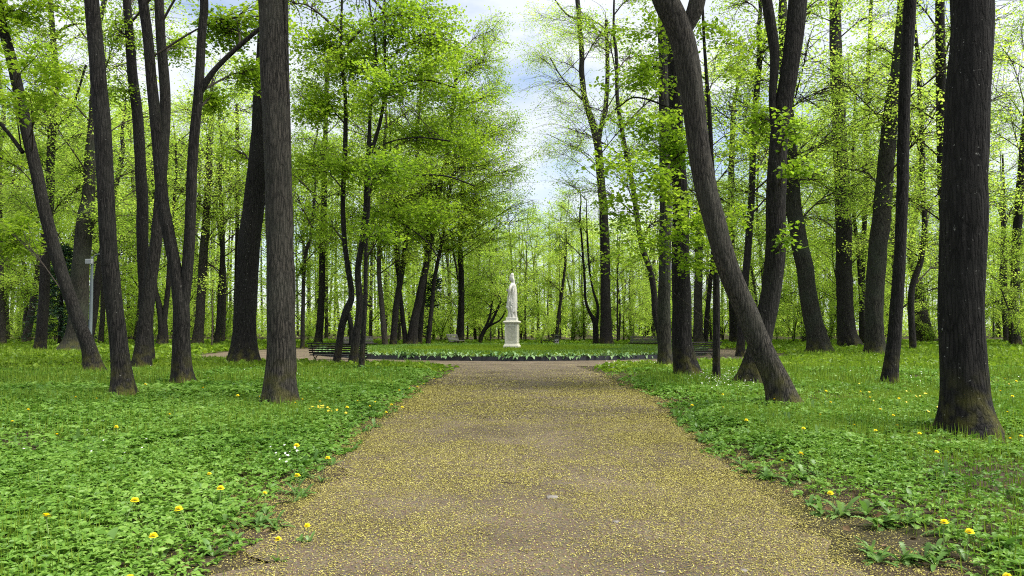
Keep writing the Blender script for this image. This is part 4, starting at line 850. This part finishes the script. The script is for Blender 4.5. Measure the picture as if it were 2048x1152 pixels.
tree('linden_tree', 'grey trunk leaning left with a curved foot, seen beside the dark pair of trunks', 46, [[(1326, 700, 18), (1318, 660, 16), (1311, 630, 15), (1307, 576, 14), (1299, 535, 14), (1286, 500, 13), (1277, 455, 12), (1264, 364, 11), (1250, 295, 10), (1236, 208, 9), (1232, 104, 8)]], 'bark', 'mid', [(1260, 300, 50, 50, 10, 11)], seed=35, Htop=24, auto=(8, 24, 3.8, 11, 11, 10), size=.105, flare=.15)
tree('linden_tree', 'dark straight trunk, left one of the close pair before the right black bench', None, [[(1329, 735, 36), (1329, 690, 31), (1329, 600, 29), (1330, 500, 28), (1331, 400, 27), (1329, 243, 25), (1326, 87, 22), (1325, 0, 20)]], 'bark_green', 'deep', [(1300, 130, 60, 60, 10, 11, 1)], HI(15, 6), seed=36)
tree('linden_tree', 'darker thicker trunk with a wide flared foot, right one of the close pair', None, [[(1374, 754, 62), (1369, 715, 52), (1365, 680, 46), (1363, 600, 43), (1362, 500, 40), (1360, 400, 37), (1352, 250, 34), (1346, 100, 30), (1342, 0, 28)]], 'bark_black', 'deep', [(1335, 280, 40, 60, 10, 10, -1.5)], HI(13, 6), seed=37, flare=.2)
tree('young_linden', 'slim post like trunk right of the right black bench, carrying broad hanging leaves', None, [[(1433, 762, 19), (1433, 690, 16.5), (1433, 600, 16), (1431, 520, 15), (1427, 420, 13), (1424, 340, 11), (1420, 243, 10), (1413, 156, 8), (1408, 87, 7), (1404, 0, 6)]], 'bark', 'mid',
     [(1290, 250, 84, 45, 8, 9, -1), (1250, 330, 72, 35, 6, 9, -1.5), (1320, 380, 84, 40, 8, 9, -1), (1230, 420, 60, 30, 4, 8, -1), (1300, 150, 96, 45, 8, 9, -.5), (1280, 60, 96, 45, 7, 9, 0), (1380, 440, 60, 40, 7, 9, -1.5), (1400, 520, 48, 35, 5, 8, -1), (1270, 480, 60, 30, 3, 8, -1.5), (1480, 300, 48, 60, 4, 8, 1), (1500, 120, 60, 70, 5, 8, 1), (1440, 60, 60, 50, 4, 8, 0), (1225, 520, 42, 30, 2, 7, -1.5), (1470, 430, 48, 40, 3, 8, 1), (1340, 480, 60, 40, 4, 8, -1)], seed=38, Htop=14, size=.10, tpl=LEAF6, flare=.1,
     boughs=[[(1424, 330, 6), (1380, 300, 5), (1330, 330, 4), (1280, 345, 3)], [(1421, 250, 6), (1350, 220, 5), (1270, 195, 4), (1230, 220, 3)], [(1415, 160, 5), (1360, 130, 4), (1290, 110, 3)], [(1428, 440, 5), (1400, 420, 4), (1340, 410, 3)]])
tree('linden_tree', 'strongly leaning thick trunk with a burl and mossy foot on the right', None, [[(1570, 813, 76), (1553, 765, 60), (1533, 720, 54), (1492, 625, 50), (1452, 530, 49), (1425, 430, 49), (1404, 330, 50), (1389, 220, 51), (1369, 100, 58), (1350, 40, 60), (1330, 0, 60), (1300, -70, 48)]], 'bark_grey', 'mid', [], (10, 19, 3.4, 6, 9, 9), seed=39, flare=.22, boughs=[[(1392, 350, 10), (1397, 345, 34), (1404, 338, 30), (1408, 336, 6)], [(1372, 60, 30), (1392, 10, 40), (1405, -60, 34), (1415, -160, 28)]], rough=.06)
tree('maple_tree', 'tall dark trunk with lichen specks, rising behind the strongly leaning trunk', None, [[(1500, 770, 70), (1512, 722, 54), (1528, 660, 47), (1541, 590, 45), (1550, 500, 45), (1553, 390, 43), (1561, 270, 40), (1578, 139, 40), (1590, 50, 42), (1597, -5, 42)], [(1556, 330, 16), (1545, 200, 17), (1549, 110, 22), (1540, 40, 24), (1532, -20, 22)]], 'bark', 'mid', [(1580, 250, 30, 30, 3, 8, -1), (1600, 330, 30, 20, 3, 8, -1), (1570, 465, 25, 20, 2, 6, -1), (1520, 240, 30, 50, 5, 9, 1)], HI(10.5, 6), seed=40, size=.11)
tree('linden_tree', 'grey green trunk leaning left with a broad foot, just right of the lichen specked trunk', None, [[(1640, 709, 58), (1633, 670, 44), (1622, 610, 39), (1608, 530, 38), (1598, 480, 37), (1587, 400, 34), (1580, 300, 29), (1572, 180, 25), (1566, 40, 22)]], 'bark_green', 'far', [], seed=41, Htop=22, auto=(8, 22, 4.2, 12, 11, 10), size=.135, flare=.2)
tree('linden_tree', 'straight dark trunk with leaf tufts along it, middle of the right lawn', 49, [[(1698, 698, 50), (1694, 665, 40), (1690, 600, 36), (1688, 500, 35), (1686, 400, 34), (1678, 250, 30), (1672, 100, 27), (1671, 0, 26)]], 'bark', 'far', [(1680, 120, 26, 12, 5, 9, -1.5), (1682, 180, 26, 12, 5, 9, -1.5), (1684, 255, 28, 14, 5, 9, -1.5), (1690, 420, 24, 12, 3, 8, -1.5), (1640, 200, 60, 50, 10, 9, 2), (1730, 330, 50, 40, 6, 8, 2)], seed=42, Htop=24, auto=(7, 24, 4.6, 15, 11, 10), size=.10)
tree('linden_tree', 'tall grey trunk leaning right, left of the black mossy trunk', None, [[(1750, 711, 46), (1748, 670, 40), (1748, 600, 39), (1757, 480, 40), (1765, 400, 38), (1779, 250, 35), (1797, 120, 30), (1806, 0, 26)]], 'bark_green', 'far', [(1740, 100, 60, 50, 10, 9, 2)], seed=43, Htop=23, auto=(8, 23, 4.2, 12, 11, 10), size=.135, flare=.2)
tree('maple_tree', 'black slim trunk with a mossy foot standing before the tall right leaning grey one', None, [[(1775, 769, 40), (1781, 730, 33), (1788, 680, 30), (1795, 580, 27), (1801, 480, 25), (1806, 400, 25), (1808, 250, 26), (1814, 100, 27), (1822, 0, 27)]], 'bark_black', 'mid', [], HI(13.5, 5), seed=44, flare=.15)
tree('linden_tree', 'kneed slim trunk between the black mossy trunk and the thick right trunk', 43, [[(1824, 705, 15), (1823, 640, 14), (1823, 585, 14), (1830, 555, 14), (1841, 525, 13), (1849, 450, 12), (1846, 382, 12), (1843, 243, 11), (1835, 104, 10)]], 'bark', 'far', [(1850, 300, 50, 60, 10, 9, 2)], seed=45, Htop=20, auto=(5, 21, 3.8, 14, 11, 10), size=.105, flare=.1)
tree('linden_tree', 'pale thick trunk bending left, far off behind the kneed slim trunk', 66, [[(1850, 686, 36), (1844, 640, 32), (1838, 590, 27), (1828, 545, 22), (1822, 500, 18), (1832, 400, 15), (1842, 280, 12)]], 'bark_grey', 'far', [], seed=46, Htop=21, auto=(5, 23, 4.6, 14, 11, 11), size=.12)
tree('linden_tree', 'thickest trunk of all, dark rough bark and mossy roots, at the right', None, [[(1938, 866, 138), (1935, 845, 114), (1933, 815, 102), (1932, 780, 97), (1930, 700, 95), (1928, 600, 95), (1930, 400, 93), (1934, 200, 91), (1937, 100, 89), (1940, 0, 89)]], 'bark_black', 'mid', [], HI(8, 7), seed=47, flare=.30, rough=.05)
tree('linden_tree', 'narrow dark trunk peeking out behind the left side of the thickest trunk', 36, [[(1900, 712, 24), (1897, 600, 24), (1893, 500, 24), (1886, 350, 22), (1882, 180, 21), (1879, 0, 20)]], 'bark_black', 'far', [(1870, 120, 40, 60, 8, 9, 2)], seed=48, Htop=20, auto=(7, 20, 3.6, 11, 11, 10), size=.105)
tree('linden_tree', 'dark trunk near the right border, leaning out of view at the top', 52, [[(2027, 692, 25), (2028, 640, 21), (2030, 560, 19), (2035, 450, 18), (2042, 350, 17), (2052, 250, 16), (2062, 130, 14)]], 'bark_black', 'mid', [(2020, 390, 45, 14, 5, 9), (2010, 480, 40, 16, 4, 9), (2020, 200, 60, 70, 12, 10, -4), (2000, 90, 60, 60, 12, 10, -4), (2040, 40, 60, 40, 8, 10, -4)], seed=49, Htop=21, auto=(9, 22, 4, 10, 11, 10), size=.105)
tree('dead_tree', 'bare pale snag beside the dark trunk near the right border', 60, [[(2011, 687, 9), (2011, 600, 8), (2010, 500, 7), (2008, 400, 6), (2005, 310, 4)]], 'bark_grey', 'far', [], seed=50, top=False, flare=.1, boughs=[[(2009, 470, 4), (2000, 430, 3), (1990, 400, 2)], [(2010, 450, 4), (2022, 420, 3), (2034, 400, 2)], [(2008, 400, 3), (1998, 380, 2), (1994, 350, 1.5)]])
tree('linden_tree', 'slim trunk visible between the strongly leaning trunk and the lichen specked one', 38, [[(1478, 712, 20), (1484, 640, 18), (1490, 560, 17), (1497, 480, 16), (1504, 380, 15), (1508, 243, 14), (1520, 104, 13)]], 'bark', 'mid', [(1470, 200, 50, 60, 10, 10), (1540, 90, 40, 50, 8, 10)], seed=51, Htop=21, auto=(8, 21, 3.8, 11, 11, 10), size=.105, flare=.15)
tree('linden_tree', 'grey far trunk showing right behind the wide flared dark trunk', 55, [[(1397, 693, 24), (1396, 620, 20), (1398, 500, 18), (1405, 380, 16), (1410, 250, 13)]], 'bark_grey', 'far', [], seed=52, Htop=23, auto=(7, 23, 4.4, 12, 11, 11), size=.12)
tree('linden_tree', 'thin right leaning trunk left of the slim post like trunk', 56, [[(1409, 692, 12), (1414, 630, 11), (1420, 570, 10), (1428, 480, 9)]], 'bark', 'far', [], seed=53, Htop=18, auto=(7, 18, 3.6, 8, 11, 11), size=.12)
tree('linden_tree', 'far dark trunk half hidden behind the foot of the strongly leaning trunk', 58, [[(1467, 693, 22), (1466, 620, 19), (1464, 520, 17), (1462, 400, 15), (1466, 250, 12)]], 'bark', 'far', [], seed=54, Htop=24, auto=(7, 24, 4.6, 12, 11, 11), size=.12)
tree('linden_tree', 'leaf covered slender trunk between the straight dark trunk and the tall grey one', 57, [[(1722, 692, 14), (1724, 600, 12), (1728, 480, 11), (1733, 350, 11), (1732, 230, 10), (1738, 100, 9), (1743, 0, 8)]], 'bark', 'far', [(1735, 300, 22, 60, 12, 9), (1728, 170, 40, 60, 12, 9)], seed=55, Htop=26, auto=(9, 26, 4.6, 14, 11, 10), size=.115)
tree('linden_tree', 'thin trunk curving left beside the straight dark trunk of the right lawn', 54, [[(1727, 694, 9), (1722, 600, 9), (1716, 500, 8), (1708, 430, 8), (1706, 300, 7), (1712, 180, 6)]], 'bark', 'far', [], seed=56, Htop=19, auto=(7, 19, 3.4, 9, 11, 10), size=.135, flare=.1)
# spruces at the left
def spruce(px, d, h, label, seed):
    rg = np.random.default_rng(seed); base = np.array([px_at(px, d), d, 0.]); base[2] = H1(base[0], d)
    root = empty('spruce_tree', base); tag(root, label, 'tree'); a = Acc(); stem_mesh(a, [base-[0, 0, .1], base+[0, 0, h*.5], base+[0, 0, h]], [.16, .1, .02], seed, flare=.2); a.obj('trunk', M['bark_black'], root, base)
    c = Acc()
    for z in np.arange(1.2, h-.2, .42):
        L = .25+(h-z)*.30
        for k in range(7):
            an = rg.random()*6.28; P = catmull([base+[0, 0, z], base+[math.cos(an)*L*.6, math.sin(an)*L*.6, z-.10*L], base+[math.cos(an)*L, math.sin(an)*L, z-.22*L]], 7)
            tube(c, P, np.linspace(.02, .005, 7), 4, 1)
            for p in P[1:]:
                n = 6; pos = p+rg.normal(0, .13, (n, 3))*[1, 1, .7]; nr = np.stack([rg.normal(0, .5, n), rg.normal(0, .5, n), np.ones(n)], -1)
                scatter(c, LEAF4[0]*np.array([.32, 1, 1]), LEAF4[1], pos, nr, an+rg.normal(0, .7, n), .34*(.7+.6*rg.random(n)), 0)
    c.obj('crown', [M['spruce'], M['twig']], root, base)
spruce(122, 52, 7.5, 'dark drooping spruce behind the leaning maple on the left', 3); spruce(868, 74, 7.0, 'small bluish spruce far beyond the bed, left of the side on bench', 8)

# ---- background wood: prototypes copied as individuals
TM, LM = 1.4, .62
def proto(kind, seed):
    rg = np.random.default_rng(seed); a = Acc(); c = Acc()
    if kind == 'tree':
        h = 20; P = np.array([[0, 0, -.1], [rg.normal(0, .2), 0, 5], [rg.normal(0, .6), rg.normal(0, .3), 11], [rg.normal(0, .8), rg.normal(0, .4), 19.5]])
        C, _ = stem_mesh(a, P, [.17, .13, .09, .02], seed, flare=.3, sides=10, step=.4)
        for q in range(16):
            z = 3.2+16*(q+.5)/16+rg.normal(0, .3); t_ = (z-3)/17; pr = 4.0*(.5+.7*math.sin(math.pi*min(1, t_*.8+.15))); an = q*2.4+rg.normal(0, .5); k = int(np.argmin(abs(C[:, 2]-z))); r_ = pr*(.5+.4*rg.random())
            lobe(c, C, C[k]*[1, 1, 0]+[math.cos(an)*r_, math.sin(an)*r_, z], (pr*.5, pr*.5, pr*.34), 11, 13, .14, rg, lr=.05, spr=.6)
    else:
        h = 6
        for s in range(3):
            an = s*2.1+rg.random(); P = np.array([[0, 0, -.1], [math.cos(an)*.3, math.sin(an)*.3, 1.6], [math.cos(an)*1.7, math.sin(an)*1.7, 4.0], [math.cos(an)*2.3, math.sin(an)*2.3, 5.3]])
            C, _ = stem_mesh(a, P, [.06, .05, .035, .01], seed+s, sides=7, step=.3)
            for q in range(5):
                z = 1.0+4.6*(q+.5)/5; a2 = rg.random()*6.28; k = int(np.argmin(abs(C[:, 2]-z))); lobe(c, C, C[k]+[math.cos(a2)*.8, math.sin(a2)*.8, .1], (1.2, 1.2, .75), 8, 8, .13, rg, lr=.02, spr=.5)
    return a.mesh('trunk', M['bark_grey']), c.mesh('crown', [M['leaf_far'], M['twig']])
PT = [proto('tree', 500+k) for k in range(6)]; PS = [proto('shrub', 600+k) for k in range(4)]
def place(name, pr, x, y, s, rz, label, cat, group):
    root = empty(name, (x, y, -.02), rz); root.scale = (s*random.uniform(.9, 1.1),)*2+(s,); tag(root, label, cat, group)
    for nm, me in zip(('trunk', 'crown'), pr): o = bpy.data.objects.new(nm, me); COL.objects.link(o); o.parent = root
TOPX = [-300, 520, 760, 880, 960, 1010, 1110, 1200, 1500, 1600, 2400]; TOPY = [60, 60, 100, 200, 360, 430, 430, 380, 350, 380, 340]
random.seed(77); bt = 0
for k in range(400):
    if bt >= 74: break
    d = random.uniform(64, 98) if bt % 4 else random.uniform(46, 66); px = random.uniform(-160, 2210); x = px_at(px, d)
    if any(math.hypot(x-b[0], d-b[1]) < 2.4 for _, b in TREES) or math.hypot(x-RC[0], d-RC[1]) < 20: continue
    if d < 64 and px < 1500: continue
    ty = np.interp(px, TOPX, TOPY)+random.uniform(-40, 110); ty -= 220*(px > 1450 and bt % 3 == 0); h = min(27, CAMH+(655-ty)/F*d)
    TREES.append((None, np.array([x, d, 0]))); bt += 1
    side = 'left of the statue' if px < 1022 else 'right of the statue'
    place('woodland_tree', PT[bt % 6], x, d, h/20.5, random.random()*6.3, 'slim tree of the yellow green woodland far '+side, 'tree', 'woodland trees behind the round bed')
for k, px in enumerate(np.linspace(935, 1260, 15)):
    d = random.uniform(68, 88); x = px_at(px, d); ty = random.uniform(360, 470); TREES.append((None, np.array([x, d, 0])))
    place('woodland_tree', PT[k % 6], x, d, (CAMH+(655-ty)/F*d)/20.5, random.random()*6.3, 'slim pale green tree of the low wood behind the statue, under the sky gap', 'tree', 'woodland trees behind the statue')
bs = 0
for k in range(400):
    if bs >= 30: break
    d = random.uniform(64, 96); px = random.uniform(-120, 2170); x = px_at(px, d); bs += 1
    side = 'left of the statue' if px < 1022 else 'right of the statue'
    place('woodland_shrub', PS[bs % 4], x, d, random.uniform(.55, 1.05), random.random()*6.3, 'fresh green understorey shrub far '+side, 'shrub', 'understorey shrubs behind the round bed')
for k, px in enumerate(np.linspace(-60, 2110, 26)):
    d = random.uniform(62, 71); px += random.uniform(-18, 18); x = px_at(px, d); side = 'left of the statue' if px < 1022 else 'right of the statue'
    place('woodland_shrub', PS[k % 4], x, d, random.uniform(.42, .8), random.random()*6.3, 'low bright shrub along the near edge of the wood, '+side, 'shrub', 'bright shrubs along the edge of the wood')
# the wood beyond, one mass
rg = np.random.default_rng(900); c = Acc(); cen = []; m_ = 0
for k in range(460):
    d = rg.uniform(100, 150); px = rg.uniform(-250, 2300); x = px_at(px, d); ty = np.interp(px, TOPX, TOPY)*.4+rg.uniform(220, 330); h = CAMH+(655-ty)/F*d
    tube(c, catmull([(x, d, -.2), (x+rg.normal(0, .4), d, h*.5), (x+rg.normal(0, .9), d, h*.95)], 6), np.linspace(.22, .04, 6), 6, 1)
    n = int(26*h/16)+16; z = np.where(rg.random(n) < .4, .3+4.5*rg.random(n), 1.0+(h-1)*rg.random(n)**.9); r_ = 3.0*np.sqrt(rg.random(n)); q = rg.random(n)*6.28
    cen.append(np.stack([x+r_*np.cos(q), d+r_*np.sin(q), z], -1))
cen = np.concatenate(cen); sprays(c, cen, rg, 12, 1.2, .30, 0)
tag(c.obj('far_woodland', [M['leaf_far'], M['bark']]), 'pale green far woodland closing the view behind the park', 'woodland', kind='stuff')
# ------------------------------------------------------------------ sky and sun
SUN_EL, SUN_AZ = R(58), R(105)      # high, ahead and to the right
w = NT('World', True); scene.world = w.m
tc = w.n('ShaderNodeTexCoord')
sky = w.n('ShaderNodeTexSky', sky_type='NISHITA', sun_disc=False, sun_elevation=SUN_EL, sun_rotation=SUN_AZ, air_density=1.0, dust_density=.6)
mp = w.n('ShaderNodeMapping', {'Vector': (tc, 'Generated'), 'Scale': (1.6, 1.6, 4.0), 'Location': (.35, .2, .1)})
nz = w.n('ShaderNodeTexNoise', {'Vector': (mp, 0), 'Scale': 1.5, 'Detail': 7.0, 'Roughness': .55})
f = w.ramp((nz, 0), [(.33, (0, 0, 0)), (.50, (1, 1, 1))])
nz2 = w.n('ShaderNodeTexNoise', {'Vector': (mp, 0), 'Scale': 3.2, 'Detail': 6.0})
cl = w.ramp((nz2, 0), [(.3, (3.9, 4.3, 4.85)), (.7, (5.1, 5.25, 5.5))])
colr = w.mix((sky, 0), (cl, 0), (f, 0))
bg = w.n('ShaderNodeBackground', {'Color': colr, 'Strength': .12})
o = w.t.nodes.new('ShaderNodeOutputWorld'); w.t.links.new(bg.outputs[0], o.inputs[0])
sl = bpy.data.lights.new('sun', 'SUN'); sl.energy = 4.9; sl.angle = R(35); sl.color = (1, .95, .86)
so = bpy.data.objects.new('sun', sl); COL.objects.link(so)
dirv = Vector((math.sin(SUN_AZ)*math.cos(SUN_EL), math.cos(SUN_AZ)*math.cos(SUN_EL), math.sin(SUN_EL)))
so.rotation_euler = dirv.to_track_quat('Z', 'Y').to_euler()
scene.view_settings.view_transform = 'Standard'; scene.view_settings.look = 'None'; scene.view_settings.exposure = .85; scene.view_settings.gamma = 1
scene.render.engine = 'CYCLES'; scene.cycles.use_denoising = False; scene.cycles.max_bounces = 14; scene.cycles.diffuse_bounces = 10; scene.cycles.transmission_bounces = 8; scene.cycles.glossy_bounces = 2
scene.cycles.use_adaptive_sampling = True; scene.cycles.adaptive_threshold = .02
scene.cycles.filter_width = 1.1
